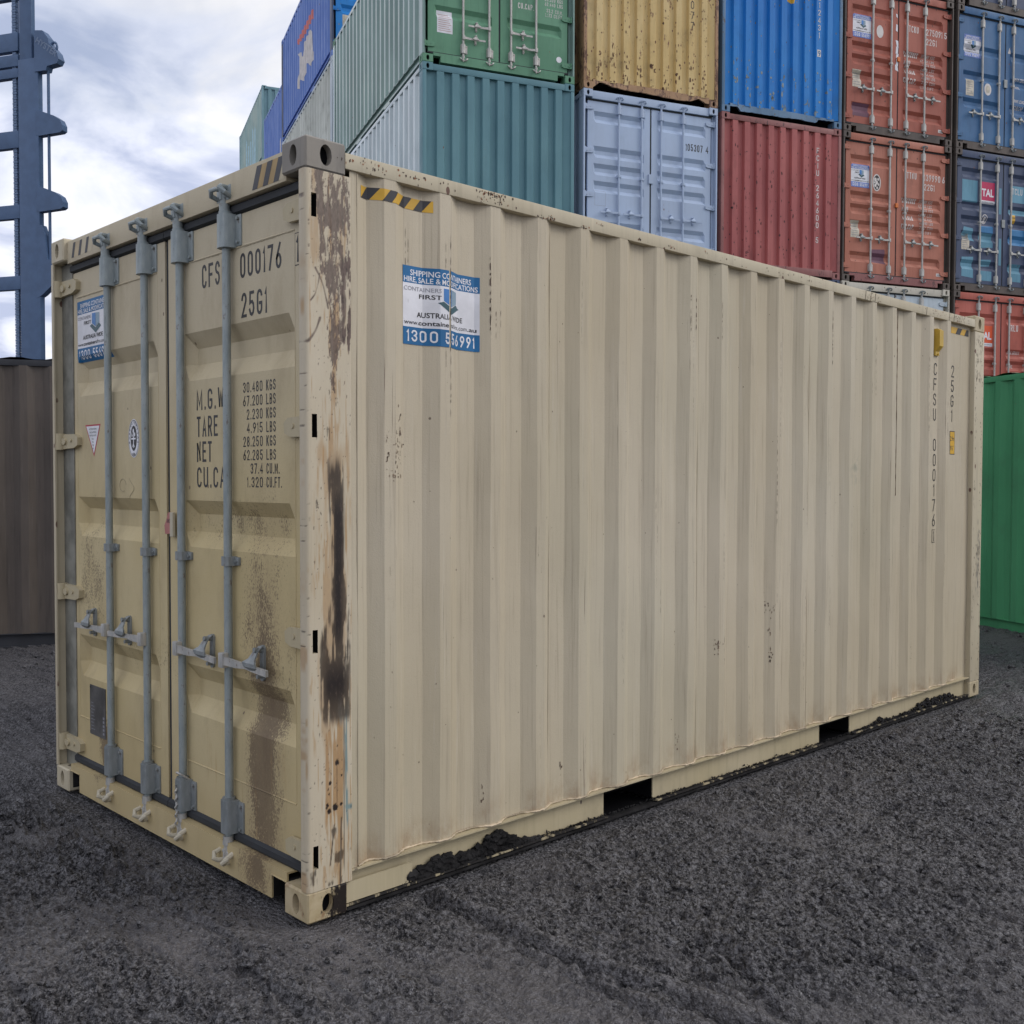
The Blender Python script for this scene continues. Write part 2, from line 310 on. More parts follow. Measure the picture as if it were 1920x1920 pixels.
# text ---------------------------------------------------------------
TXT = {}
def text_mesh(body, bold=0.0):
    """vertices, faces of filled text, normalised to height 1 (cap height), x from 0"""
    k = (body, bold)
    if k in TXT: return TXT[k]
    cu = bpy.data.curves.new('t', 'FONT'); cu.body = body; cu.size = 1; cu.resolution_u = 3; cu.offset = bold
    o = bpy.data.objects.new('t', cu); me = o.to_mesh()
    v = np.array([q.co[:2] for q in me.vertices]) if len(me.vertices) else np.zeros((0, 2)); f = [tuple(p.vertices) for p in me.polygons]
    o.to_mesh_clear(); bpy.data.objects.remove(o); bpy.data.curves.remove(cu)
    if len(v): v[:, 0] -= v[:, 0].min(); v /= .73
    TXT[k] = (v, f); return TXT[k]
class Print:
    """flat print: layers of polygons in (a, b) surface coordinates with a height layer and a material"""
    def __init__(s): s.L = []; s.G = []
    def rect(s, a0, b0, a1, b1, m, lay=0): s.L.append(([(a0, b0), (a1, b0), (a1, b1), (a0, b1)], [(0, 1, 2, 3)], m, lay))
    def poly(s, pts, m, lay=0): s.L.append((list(pts), [tuple(range(len(pts)))], m, lay))
    def text(s, body, a, b, h, w=None, m=None, lay=1, bold=0.012, slant=0, al='l'):
        v, f = text_mesh(body, bold)
        if not len(v): return
        v = v.copy(); v[:, 1] *= h; nat = v[:, 0].max(); v[:, 0] *= (w/nat if w else h*.62)
        if al == 'c': v[:, 0] -= v[:, 0].max()/2
        if al == 'r': v[:, 0] -= v[:, 0].max()
        v[:, 0] += v[:, 1]*slant; v[:, 0] += a; v[:, 1] += b
        s.L.append(([tuple(q) for q in v], f, m, lay))
    def vtext(s, body, a, b, h, w, pitch, m, bold=.012, lay=1):
        for i, c in enumerate(body):
            if c != ' ': s.text(c, a-w/2, b-i*pitch-h, h, w*(.35 if c in '1I' else 1), m, lay, bold) if c not in '1I' else s.text(c, a-w*.15, b-i*pitch-h, h, w*.3, m, lay, bold)
    def ring(s, a, b, ra, rb, t, m, lay=1, n=28):
        for i in range(n):
            p, q = 2*math.pi*i/n, 2*math.pi*(i+1)/n
            s.poly([(a+ra*math.cos(p), b+rb*math.sin(p)), (a+ra*math.cos(q), b+rb*math.sin(q)), (a+(ra-t)*math.cos(q), b+(rb-t)*math.sin(q)), (a+(ra-t)*math.cos(p), b+(rb-t)*math.sin(p))], m, lay)
    def disc(s, a, b, ra, rb, m, lay=0, n=28): s.poly([(a+ra*math.cos(2*math.pi*i/n), b+rb*math.sin(2*math.pi*i/n)) for i in range(n)], m, lay)
    def build(s, name, place, parent, cuta=(), cutb=(), step=.0006, skip=None, label=None):
        """place(a, b, lift) -> local 3-D point; faces are cut along a = cuta, b = cutb so they follow the folds"""
        if name == 'lettering' and len(s.G) > 1:
            r = None; ends = [g for g in s.G[1:]]+[len(s.L)]; st_ = 0
            for e_ in ends:
                if e_ > st_: q = Print(); q.L = s.L[st_:e_]; r = q.build(name, place, parent, cuta, cutb, step, skip, label); st_ = e_
            return r
        mats = []; bm = bmesh.new()
        for pts, fs, m, lay in s.L:
            if m not in mats: mats.append(m)
            vs = [bm.verts.new((p[0], p[1], (lay+1)*step)) for p in pts]
            for f in fs:
                try: fc = bm.faces.new([vs[i] for i in f]); fc.material_index = mats.index(m)
                except ValueError: pass
        lo = [min(v.co[i] for v in bm.verts) for i in (0, 1)]; hi = [max(v.co[i] for v in bm.verts) for i in (0, 1)]
        for ax, cuts in ((0, cuta), (1, cutb)):
            for c in cuts:
                if lo[ax] < c < hi[ax]:
                    pc = [0, 0, 0]; pc[ax] = c; nn = [0, 0, 0]; nn[ax] = 1
                    bmesh.ops.bisect_plane(bm, geom=bm.verts[:]+bm.edges[:]+bm.faces[:], plane_co=pc, plane_no=nn)
        if skip:
            bad = [f for f in bm.faces if skip(f.calc_center_median().x, f.calc_center_median().y)]
            bmesh.ops.delete(bm, geom=bad, context='FACES')
        for v in bm.verts: v.co = Vector(place(v.co.x, v.co.y, v.co.z))
        me = bpy.data.meshes.new(name); bm.to_mesh(me); bm.free()
        o = put(name, me, mats, parent)
        if label: o['label'] = label
        return o


# condensed one-stroke signwriter's lettering, as stencilled on containers
def _arc(cx, cy, rx, ry, a0, a1, n=7): return [(cx+rx*math.cos(R(a0+(a1-a0)*i/n)), cy+ry*math.sin(R(a0+(a1-a0)*i/n))) for i in range(n+1)]
_r = .22
_O = _arc(.5, 1-_r, .5, _r, 0, 180)+_arc(.5, _r, .5, _r, 180, 360)+[(1, 1-_r)]
GL = {'0': [_O], 'O': [_O], '1': [[(0, .84), (.9, 1), (.9, 0)]], 'I': [[(.5, 0), (.5, 1)]],
 '2': [_arc(.5, .76, .5, .24, 175, -25)+[(0, 0), (1, 0)]], '3': [_arc(.5, .77, .5, .23, 170, -80)+_arc(.5, .26, .5, .26, 85, -170)],
 '4': [[(.78, 0), (.78, 1), (0, .27), (1, .27)]], '5': [[(.92, 1), (.1, 1), (.06, .54)]+_arc(.48, .30, .52, .30, 115, -165)],
 '6': [[(.82, 1), (.12, .48)]+_arc(.5, .27, .5, .27, 160, 510, 14)], '9': [[(.18, 0), (.88, .52)]+_arc(.5, .73, .5, .27, -20, 330, 14)],
 '7': [[(0, 1), (1, 1), (.3, 0)]], '8': [_arc(.5, .76, .44, .24, 270, 630, 14), _arc(.5, .26, .5, .26, 90, 450, 14)],
 'A': [[(0, 0), (.5, 1), (1, 0)], [(.2, .32), (.8, .32)]], 'B': [[(.5, .53), (0, .53), (0, 1), (.55, 1)]+_arc(.55, .765, .4, .235, 90, -90)+_arc(.55, .265, .45, .265, 90, -90)+[(0, 0), (0, .53)]],
 'C': [_arc(.5, 1-_r, .5, _r, 10, 180)+_arc(.5, _r, .5, _r, 180, 350)], 'D': [[(0, 0), (0, 1), (.5, 1)]+_arc(.5, .78, .5, .22, 90, 0)+_arc(.5, .22, .5, .22, 0, -90)+[(0, 0)]],
 'E': [[(1, 1), (0, 1), (0, 0), (1, 0)], [(0, .52), (.8, .52)]], 'F': [[(1, 1), (0, 1), (0, 0)], [(0, .52), (.8, .52)]], 'G': [_arc(.5, 1-_r, .5, _r, 10, 180)+_arc(.5, _r, .5, _r, 180, 360)+[(1, .45), (.55, .45)]],
 'H': [[(0, 0), (0, 1)], [(1, 0), (1, 1)], [(0, .52), (1, .52)]], 'K': [[(0, 0), (0, 1)], [(1, 1), (.08, .44)], [(.36, .58), (1, 0)]], 'L': [[(0, 1), (0, 0), (1, 0)]],
 'M': [[(0, 0), (0, 1), (.5, .2), (1, 1), (1, 0)]], 'N': [[(0, 0), (0, 1), (1, 0), (1, 1)]], 'P': [[(0, 0), (0, 1), (.5, 1)]+_arc(.5, .73, .5, .27, 90, -90)+[(0, .46)]],
 'R': [[(0, 0), (0, 1), (.5, 1)]+_arc(.5, .74, .5, .26, 90, -90)+[(.05, .48)], [(.5, .48), (1, 0)]], 'S': [_arc(.5, .76, .5, .24, 15, 235)+_arc(.5, .26, .5, .26, 55, -165)],
 'T': [[(0, 1), (1, 1)], [(.5, 1), (.5, 0)]], 'U': [[(0, 1)]+_arc(.5, _r, .5, _r, 180, 360)+[(1, 1)]], 'W': [[(0, 1), (.25, 0), (.5, .8), (.75, 0), (1, 1)]],
 'V': [[(0, 1), (.5, 0), (1, 1)]], 'X': [[(0, 0), (1, 1)], [(0, 1), (1, 0)]], 'Y': [[(0, 1), (.5, .45), (.5, 0)], [(.5, .45), (1, 1)]], 'Z': [[(0, 1), (1, 1), (0, 0), (1, 0)]], '.': [[(.5, 0), (.5, .035)]], ',': [[(.5, .03), (.2, -.1)]]}
def stroke_text(self, body, a, b, h, w, m, lay=0, t=.125, al='l', slant=0, hold=False):
    """one-stroke letters, cap height h, fitted to width w"""
    if not hold: self.G.append(len(self.L))
    adv = [.30 if c == '.' or c == ',' else .42 if c == '1' else .25 if c == 'I' else .7 if c == ' ' else 1.25 if c in 'MW' else 1 for c in body]
    tot = sum(adv)+.42*(len(body)-1); u = w/tot; T = t*h; x = a-(w if al == 'r' else w/2 if al == 'c' else 0)
    for c, ad in zip(body, adv):
        gw = ad*u
        for k, pl in enumerate(GL.get(c, [])):
            P_ = [Vector((x+T/2+q[0]*max(gw-T, T*.2), b+T/2+q[1]*(h-T))) for q in pl]; L_, R__ = [], []
            P_ = [q for i, q in enumerate(P_) if i == 0 or (q-P_[i-1]).length > 1e-5]
            closed = (P_[0]-P_[-1]).length < 1e-4
            for i, q in enumerate(P_):
                d0 = (q-P_[i-1]) if i else ((q-P_[-2]) if closed else (P_[1]-q)); d1 = (P_[i+1]-q) if i < len(P_)-1 else ((P_[1]-q) if closed else d0)
                d0, d1 = d0.normalized(), d1.normalized(); n0 = Vector((-d0.y, d0.x)); n1 = Vector((-d1.y, d1.x)); nn = n0+n1
                if nn.length < .3: nn = n0
                nn.normalize(); k_ = min(1.8, 1/max(.35, nn.dot(n0))); e_ = Vector((0, 0)) if (closed or 0 < i < len(P_)-1) else d0*(T/2)*(1 if i else -1)
                L_.append(q+e_+nn*T/2*k_); R__.append(q+e_-nn*T/2*k_)
            f = [(i, i+1, len(L_)+i+1, len(L_)+i) for i in range(len(L_)-1)]; pts = [(v.x+(v.y-b)*slant, v.y) for v in L_+R__]
            self.L.append((pts, f, m, lay+.25*k))
        x += (ad+.42)*u
def stroke_vtext(self, body, a, b, h, w, pitch, m, lay=0, t=.10):
    self.G.append(len(self.L))
    for i, c in enumerate(body):
        if c == ' ': self.G.append(len(self.L))
        else: self.st(c, a, b-i*pitch-h, h, w*(.42 if c == '1' else .25 if c == 'I' else 1), m, lay, t, 'c', hold=True)
Print.st = stroke_text; Print.svt = stroke_vtext

# corrugation profiles ------------------------------------------------
def profile(fn_pts):
    xs = [p[0] for p in fn_pts]; ys = [p[1] for p in fn_pts]
    return lambda x: float(np.interp(x, xs, ys))
def side_profile(x0, P, n, wo, ws, depth, xa, xb, base=.002):
    """outer flats start at x0 + k P; returns fold points (x, y) with y inward"""
    pts = [(xa, base+.012), (x0-ws-.03, base+depth)] if x0-ws-.03 > xa else [(xa, base+depth)]
    for k in range(n):
        o = x0+k*P; pts += [(o-ws, base+depth), (o, base), (o+wo, base), (o+wo+ws, base+depth)]
    pts.append((xb, base+depth)); return pts

def corr_wall(pts, z0, z1, name, zdiv=1, wob=0):
    """vertical corrugated sheet at local y = profile, outer side towards -y"""
    mb = MB(); zs = np.linspace(z0, z1, zdiv+1)
    for (xa, ya), (xb, yb) in zip(pts, pts[1:]):
        for za, zb in zip(zs, zs[1:]): mb.quad((xa, ya, za), (xb, yb, za), (xb, yb, zb), (xa, ya, zb))
    return mb.mesh(name)

def oval(n, rx, rz): return [(rx*math.cos(t), rz*math.sin(t)) for t in [2*math.pi*(i+.5)/n for i in range(n)]]
def face_oval(mb, o, u, v, w, h, rx, rz, inward, depth, n=16, cx=None, cz=None):
    """rectangular face w x h at o spanned by unit u, v, with an oval hole lined inwards"""
    o, u, v, inward = Vector(o), Vector(u), Vector(v), Vector(inward); cx = w/2 if cx is None else cx; cz = h/2 if cz is None else cz
    def sq(t):
        c, s_ = math.cos(t), math.sin(t); a = (w-cx if c > 0 else cx)/max(abs(c), 1e-6); b = (h-cz if s_ > 0 else cz)/max(abs(s_), 1e-6); k = min(a, b); return cx+c*k, cz+s_*k
    angs = [2*math.pi*i/n for i in range(n)]+[math.atan2(b-cz, a-cx) % (2*math.pi) for a, b in ((0, 0), (w, 0), (w, h), (0, h))]
    angs = sorted(set(round(a, 6) for a in angs)); k = len(angs)
    P = lambda a, b: tuple(o+u*a+v*b)
    for i in range(k):
        t, q = angs[i], angs[(i+1) % k]
        o1, o2 = sq(t), sq(q); i1 = (cx+rx*math.cos(t), cz+rz*math.sin(t)); i2 = (cx+rx*math.cos(q), cz+rz*math.sin(q))
        mb.quad(P(*o1), P(*o2), P(*i2), P(*i1))
        d = inward*depth; mb.quad(P(*i1), P(*i2), tuple(Vector(P(*i2))+d), tuple(Vector(P(*i1))+d))
    mb.poly([tuple(Vector(P(cx+rx*math.cos(t), cz+rz*math.sin(t)))+inward*depth) for t in angs], 1)

def casting_mesh():
    """corner casting at the origin corner, 178 long (x), 162 wide (y), 118 high, holes facing -x and -y and +z"""
    mb = MB(); L, W, H, b = .178, .162, .118, .007
    face_oval(mb, (b, 0, b), (1, 0, 0), (0, 0, 1), L-2*b, H-2*b, .026, .039, (0, 1, 0), .03)
    face_oval(mb, (0, b, b), (0, 1, 0), (0, 0, 1), W-2*b, H-2*b, .024, .039, (1, 0, 0), .03)
    face_oval(mb, (b, b, H), (1, 0, 0), (0, 1, 0), L-2*b, W-2*b, .06, .031, (0, 0, -1), .03)
    q = mb.quad
    q((L, b, b), (L, W-b, b), (L, W-b, H-b), (L, b, H-b)); q((b, W, b), (L-b, W, b), (L-b, W, H-b), (b, W, H-b)); q((b, b, 0), (L-b, b, 0), (L-b, W-b, 0), (b, W-b, 0))
    # bevel strips
    for x, xi in ((0, b), (L, L-b)):
        for y, yi in ((0, b), (W, W-b)): q((x, yi, b), (xi, y, b), (xi, y, H-b), (x, yi, H-b))
        for z, zi in ((0, b), (H, H-b)): q((x, b, zi), (xi, b, z), (xi, W-b, z), (x, W-b, zi))
    for y, yi in ((0, b), (W, W-b)):
        for z, zi in ((0, b), (H, H-b)): q((b, y, zi), (b, yi, z), (L-b, yi, z), (L-b, y, zi))
    for x, xi in ((0, b), (L, L-b)):
        for y, yi in ((0, b), (W, W-b)):
            for z, zi in ((0, b), (H, H-b)): mb.poly([(x, yi, zi), (xi, y, zi), (xi, yi, z)])
    return mb.mesh('corner_casting', True)

# locking gear (built round a bar axis at x = 0, y = 0) ---------------
def bar_mesh(z0, z1):
    mb = MB(); mb.tube([(0, 0, z0), (0, 0, z1)], .0172, 14); return mb.mesh('locking_bar', True)
def guide_mesh(h):
    """pressed housing round the bar with a bolted flange on the +y side... and a thin collar"""
    mb = MB(); n = 10; pts = [(.030, -.036), (-.006, -.034), (-.020, -.026), (-.027, -.010), (-.027, .010), (-.020, .026), (-.006, .034), (.030, .036)]
    mb.prism(pts, 2, -h/2, h/2); mb.box(.018, .031, -.072, -.030, -h/2+.004, h/2-.004, bev=.004)
    for z in (-h/2+.02, h/2-.02): mb.tube([(.018, -.055, z), (.010, -.055, z)], .007, 8)
    mb.tube([(0, 0, h/2-.001), (0, 0, h/2+.012)], .024, 14)
    return mb.mesh('bar_guide', True)
def bracket_mesh():
    mb = MB(); mb.prism([(.030, -.030), (-.010, -.026), (-.022, -.012), (-.022, .012), (-.010, .026), (.030, .030)], 2, -.019, .019)
    mb.box(.016, .031, -.058, -.026, -.017, .017, bev=.004); mb.tube([(.016, -.044, 0), (.009, -.044, 0)], .006, 8)
    return mb.mesh('bar_bracket', True)
def cam_mesh():
    """cam end: neck, lobes"""
    mb = MB(); mb.tube([(0, 0, .055), (0, 0, .02)], [.021, .023], 12); mb.tube([(0, 0, .02), (0, 0, -.03)], [.017, .020], 12)
    mb.tube([(.0, -.004, -.010), (.006, -.030, -.016), (.012, -.048, -.004)], [.016, .015, .009], 10)
    mb.tube([(.0, .004, -.004), (-.002, .026, -.012), (.004, .038, .004)], [.014, .013, .008], 10)
    mb.tube([(-.012, 0, .004), (-.016, 0, -.034)], [.011, .009], 8)
    return mb.mesh('cam', True)
def keeper_mesh():
    mb = MB(); mb.tube([(.03, -.052, .02), (.0, -.056, .008), (-.012, -.040, -.014), (.0, -.026, -.022), (.03, -.022, -.022)], [.011, .012, .012, .011, .011], 8)
    mb.tube([(.03, .048, .016), (.0, .050, .006), (-.010, .036, -.012), (.004, .024, -.020), (.03, .022, -.02)], [.010, .011, .011, .010, .010], 8)
    mb.box(.026, .034, -.06, .055, -.03, .03, bev=.003); return mb.mesh('cam_keeper', True)
def handle_mesh(sgn, L=.37):
    """handle reaching along sgn*y from the bar"""
    mb = MB(); s = sgn
    mb.box(-.030, .0, min(-.017*s, .020*s), max(-.017*s, .020*s), -.030, .032, bev=.005)
    y = lambda a: s*a
    P = [(-.018, y(.020), .0), (-.012, y(.10), -.004), (-.008, y(.17), -.004), (-.014, y(.25), -.006), (-.022, y(L), -.008)]
    hw = [.017, .015, .010, .012, .0125]
    for i in range(4):
        a, b = P[i], P[i+1]; h1, h2 = hw[i], hw[i+1]; t = .006
        v = [(a[0]-t, a[1], a[2]-h1), (a[0]-t, a[1], a[2]+h1), (b[0]-t, b[1], b[2]+h2), (b[0]-t, b[1], b[2]-h2)]; w_ = [(q[0]+2*t, q[1], q[2]) for q in v]
        mb.quad(*v); mb.quad(*w_)
        for k in range(4): mb.quad(v[k], v[(k+1) % 4], w_[(k+1) % 4], w_[k])
    return mb.mesh('door_handle', True)
def catch_mesh(sgn):
    mb = MB(); s = sgn
    mb.prism([(.016*math.cos(t)*1.0, .062+.016*math.sin(t)) if t < math.pi else (.016*math.cos(t), -.050+.016*math.sin(t)) for t in [2*math.pi*i/16 for i in range(16)]], 0, .018, .032)
    mb.tube([(.02, 0, .058), (-.018, 0, .062)], .010, 8); mb.tube([(.02, 0, -.046), (-.004, 0, -.046)], .009, 8)
    path = [(.012, .074, -.013, .013), (-.010, .056, -.015, .014), (-.026, .026, -.030, .018), (-.036, .010, -.062, .034), (-.036, -.006, -.052, .040), (-.026, -.020, -.018, .020)]
    for (x0, z0, a0, b0), (x1, z1, a1, b1) in zip(path, path[1:]):
        A = [(x0, a0, z0), (x0, b0, z0), (x1, b1, z1), (x1, a1, z1)]; B = [(x+.007, y, z) for x, y, z in A]; mb.quad(*A); mb.quad(*B)
        for i in range(4): mb.quad(A[i], A[(i+1) % 4], B[(i+1) % 4], B[i])
    m = mb.mesh('handle_catch', True)
    if s < 0: m.transform(Matrix.Scale(-1, 4, (0, 1, 0))); m.flip_normals()
    return m
def hinge_mesh(sgn):
    """hinge blade: lug at the post, plate on the door; at origin = pin"""
    mb = MB(); s = sgn
    mb.tube([(.0, 0, -.043), (.0, 0, .043)], .016, 12)
    a = [(-.012*s, -.040), (.12*s, -.036), (.155*s, -.022), (.158*s, .018), (.13*s, .036), (-.012*s, .040)]
    if s < 0: a = a[::-1]
    mb.prism(a, 0, .002, .018)
    mb.tube([(.004, .035*s, 0), (-.004, .035*s, 0)], .018, 12); mb.tube([(.004, .095*s, .004), (-.002, .095*s, .004)], .010, 8)
    return mb.mesh('hinge', True)

def leaf_mesh(y0, y1, z0, z1, ya, yb, rec, xf, d=.04, th=.05):
    """door leaf: frame plus panel with horizontal recesses rec = [(top, top_in, bot_in, bot), ...]"""
    ys = [y0, ya, ya+.04, yb-.04, yb, y1]; zs = [z0]; inz = {}
    for t, ti, bi, b in sorted(rec, key=lambda r: r[3]): zs += [b, bi, ti, t]; inz[bi] = inz[ti] = 1
    zs.append(z1)
    mb = MB(); X = lambda y, z: xf+(d if (z in inz and y in (ys[2], ys[3])) else 0)
    for a, b in zip(ys, ys[1:]):
        for c, e_ in zip(zs, zs[1:]): mb.quad((X(a, c), a, c), (X(b, c), b, c), (X(b, e_), b, e_), (X(a, e_), a, e_))
    for q in ((y0, z0, y1, z0), (y0, z1, y1, z1)): mb.quad((xf, q[0], q[1]), (xf, q[2], q[3]), (xf+th, q[2], q[3]), (xf+th, q[0], q[1]))
    for y in (y0, y1):
        pts = [z0]+zs[1:-1]+[z1]
        for c, e_ in zip(pts, pts[1:]): mb.quad((xf, y, c), (xf, y, e_), (xf+th, y, e_), (xf+th, y, c))
    mb.quad((xf+th, y0, z0), (xf+th, y1, z0), (xf+th, y1, z1), (xf+th, y0, z1))
    return mb.mesh('door')
def leaf_depth(ya, yb, rec, xf, d=.04):
    zz = []; dd = []
    for t, ti, bi, b in sorted(rec, key=lambda r: r[3]): zz += [b, bi, ti, t]; dd += [0, d, d, 0]
    def f(y, z):
        if y <= ya or y >= yb: return xf
        k = min(1, (y-ya)/.04, (yb-y)/.04); return xf+k*float(np.interp(z, zz, dd))
    return f, zz
def bead(mb, a, b, r=.004, m=0, seg=24, n=6, j=.35):
    a, b = Vector(a), Vector(b)
    mb.tube([a.lerp(b, i/seg) for i in range(seg+1)], [r*(1+rnd.uniform(-j, j)) for _ in range(seg+1)], n, m)

# ------------------------------------------------------------ sticker used on several containers
def firm_print(w, h, tiny=False, blue=None, white=None):
    p = Print(); B = blue or M_BLUE; W = white or M_WHITE
    p.rect(0, 0, w, h, W, 0); p.rect(0, h*.785, w, h, B, 1); p.rect(0, 0, w, h*.225, B, 1)
    p.text('SHIPPING CONTAINERS', w*.5, h*.885, h*.075, w*.80, W, 2, .015, al='c'); p.text('HIRE, SALE & MODIFICATIONS', w*.5, h*.80, h*.07, w*.96, W, 2, .015, al='c')
    p.text('CONTAINERS', w*.43, h*.69, h*.055, w*.41, M_GREY, 2, .0, al='r'); p.text('FIRST', w*.43, h*.60, h*.058, w*.22, M_INK, 2, .015, al='r')
    p.poly([(w*.46, h*.755), (w*.57, h*.755), (w*.57, h*.53), (w*.46, h*.595)], M_BLUE2, 2); p.poly([(w*.575, h*.755), (w*.68, h*.745), (w*.68, h*.59), (w*.575, h*.53)], M_LGREY, 2)
    p.poly([(w*.39, h*.56), (w*.46, h*.585), (w*.57, h*.515), (w*.57, h*.43)], M_DTEAL, 2); p.poly([(w*.57, h*.43), (w*.57, h*.515), (w*.67, h*.58), (w*.73, h*.53)], M_DTEAL, 2)
    p.text('AUSTRALIA WIDE', w*.48, h*.36, h*.068, w*.60, M_INK, 2, .018, al='c'); p.text('www.', w*.02, h*.26, h*.06, w*.18, M_BLK, 2, .0); p.text('containers', w*.2, h*.26, h*.06, w*.40, M_BLK, 2, .02)
    p.text('first.com', w*.61, h*.26, h*.06, w*.23, M_BLK, 2, 0); p.text('.au', w*.85, h*.26, h*.055, w*.12, M_BLK, 2, .02)
    p.st('1300', w*.05, h*.04, h*.15, w*.34, W, 2, t=.15); p.st('556991', w*.48, h*.04, h*.15, w*.47, W, 2, t=.15)
    return p
def stripes(p, a0, b0, w, h, n, y=None, k=None, up=True):
    """hazard band of slanted bars"""
    y = y or M_YEL; k = k or M_BLK; p.rect(a0, b0, a0+w, b0+h, y, 0); s = w/(n*2)
    for i in range(n):
        a = a0+s*(2*i+1)-(0 if up else s); q = [(a-.0, b0), (a+s, b0), (a+s+h*.8, b0+h), (a+h*.8, b0+h)]
        q = [(min(x, a0+w), z) for x, z in q]
        if q[0][0] < a0+w: p.poly(q, k, 1)

# ------------------------------------------------------------ generic container builder
HS, L20, W20 = 2.591, 6.058, 2.438
STD_REC = [2.22, 1.59, 1.37, 1.09, .54]
def rec_of(tops, s=.06, f=.06): return [(t, t-s, t-s-f, t-2*s-f) for t in tops]
def container(label, loc, rz, C, end='door', group='stacked shipping containers', H=HS, rec=None, gearmat=None, handles=(.78, .78, .78, .78), rust=None, name='shipping_container', light=False):
    """a 20 ft container, its visible end at local x = 0. C = dict of paint materials body, end, frame"""
    t = thing(name, label, 'container', loc, rz, group); body, endm, fr = C['body'], C.get('end', C['body']), C.get('frame', C['body'])
    sp = side_profile(.30, .278, 20, .07, .068, .036, .165, 5.89)
    wall = cached(('wall', H), lambda: corr_wall(sp, .155, H-.085, 'side_wall'))
    put('side_wall', wall, body, t); put('side_wall', wall, body, t, (L20, W20, 0), (0, 0, math.pi))
    def roof():
        mb = MB(); n = 14; xs = np.linspace(.10, L20-.10, n*4+1); zz = [H-.018+(.018 if i % 4 in (1, 2) else 0) for i in range(len(xs))]
        for i in range(len(xs)-1): mb.quad((xs[i], .05, zz[i]), (xs[i+1], .05, zz[i+1]), (xs[i+1], W20-.05, zz[i+1]), (xs[i], W20-.05, zz[i]))
        return mb.mesh('roof')
    put('roof', cached(('roof', H), roof), body, t)
    put('floor', cached('floor', lambda: MB().box(.15, L20-.15, .06, W20-.06, .10, .14).mesh('floor')), M_DARK, t)
    rail = cached(('trail', H), lambda: MB().box(.16, L20-.16, .0035, .0635, H-.09, H-.03, bev=.004).mesh('top_rail', True))
    put('top_rail', rail, fr, t); put('top_rail', rail, fr, t, (L20, W20, 0), (0, 0, math.pi))
    def brail():
        mb = MB(); mb.box(.175, L20-.175, .040, .046, .03, .15)
        mb.box(.175, L20-.175, .006, .05, .15, .158); 
        for a, b in ((.175, 1.88), (2.24, 3.82), (4.18, L20-.175)): mb.box(a, b, .004, .039, .022, .029)
        return mb.mesh('bottom_rail')
    br = cached('brail', brail); put('bottom_rail', br, fr, t); put('bottom_rail', br, fr, t, (L20, W20, 0), (0, 0, math.pi))
    cm = cached('cast', casting_mesh)
    for x, sx in ((0, 1), (L20, -1)):
        for y, sy in ((0, 1), (W20, -1)):
            for z, sz in ((0, 1), (H, -1)):
                m = cached(('cast', sx, sy, sz), lambda: mirror(cm, sx, sy, sz)); put('corner_casting', m, [C.get('cast', fr), M_DARK], t, (x, y, z))
    post = cached(('post', H), lambda: MB().box(.002, .17, .002, .06, .117, H-.117, bev=.006).mesh('corner_post', True))
    for x, sx in ((0, 1), (L20, -1)):
        for y, sy in ((0, 1), (W20, -1)):
            if x == 0 and end == 'door': m = cached(('jpost', H, sy), lambda: mirror(jpost(H), 1, sy, 1))
            else: m = cached(('post', H, sx, sy), lambda: mirror(post, sx, sy, 1))
            put('corner_post', m, C.get('post', fr), t, (x, y, 0))
    # blank end wall
    def endw(): # sheet in y direction, outer towards -x
        P = .2375; pts = [(.06, .02)]
        for k_ in range(9):
            o = .21+k_*P; pts += [(o-.03, .055), (o, .008), (o+.105, .008), (o+.125, .055)]
        pts.append((W20-.06, .055)); m = corr_wall(pts, .14, H-.10, 'end_wall'); m.transform(Matrix(((0, 1, 0, 0), (1, 0, 0, 0), (0, 0, 1, 0), (0, 0, 0, 1)))); return m
    def endr(z0, z1):
        return MB().box(.004, .06, .16, W20-.16, z0, z1, bev=.004).mesh('end_rail', True)
    ew = cached(('endw', H), endw); et = cached(('endt', H), lambda: endr(H-.112, H-.02)); eb = cached(('endb', H), lambda: endr(.03, .15))
    def blank(at, rot, mat, fm):
        put('end_wall', ew, mat, t, at, rot); put('end_rail', et, fm, t, at, rot); put('end_rail', eb, fm, t, at, rot)
    blank((L20, W20, 0), (0, 0, math.pi), body, fr)
    if end == 'blank': blank(None, None, endm, C.get('rail', fr)); return t, None
    # doors
    rec = rec_of(rec or STD_REC); xf = .058
    hd = cached(('head', H), lambda: MB().box(.022, .10, .163, W20-.163, H-.135, H-.012, bev=.004).mesh('door_header', True)); put('door_header', hd, C.get('header', fr), t)
    def sill():
        mb = MB(); pk = .11
        mb.box(.016, .10, .17+pk, W20-.17-pk, .022, .15); mb.box(.016, .10, .17, .17+pk, .105, .15); mb.box(.016, .10, W20-.17-pk, W20-.17, .105, .15); return mb.mesh('door_sill')
    put('door_sill', cached('sill', sill), C.get('sill', fr), t)
    g = M_GALV2 if gearmat is None else gearmat
    leaves = []
    for i, (y0, y1, ya, yb) in enumerate(((.10, 1.205, .20, 1.10), (1.233, W20-.10, 1.338, W20-.20))):
        me = cached(('leaf', H, i, tuple(rec)), lambda: leaf_mesh(y0, y1, .175, H-.16, ya, yb, rec, xf)); d = put('door', me, endm, t); leaves.append(d)
        put('gasket', cached(('gask', H, i), lambda: MB().box(.05, .075, y0-.012, y1+.012, .152, .174).mesh('gasket')), M_RUBBER, d); put('gasket', cached(('gask2', H, i), lambda: MB().box(.05, .075, y0-.012, y1+.012, H-.159, H-.137).mesh('gasket')), M_RUBBER, d)
        if i: put('gasket', cached(('gask3', H), lambda: MB().box(.066, .08, 1.206, 1.232, .16, H-.15).mesh('gasket')), M_RUBBER, d)
        bars = (.634, 1.044) if i == 0 else (1.394, 1.804)
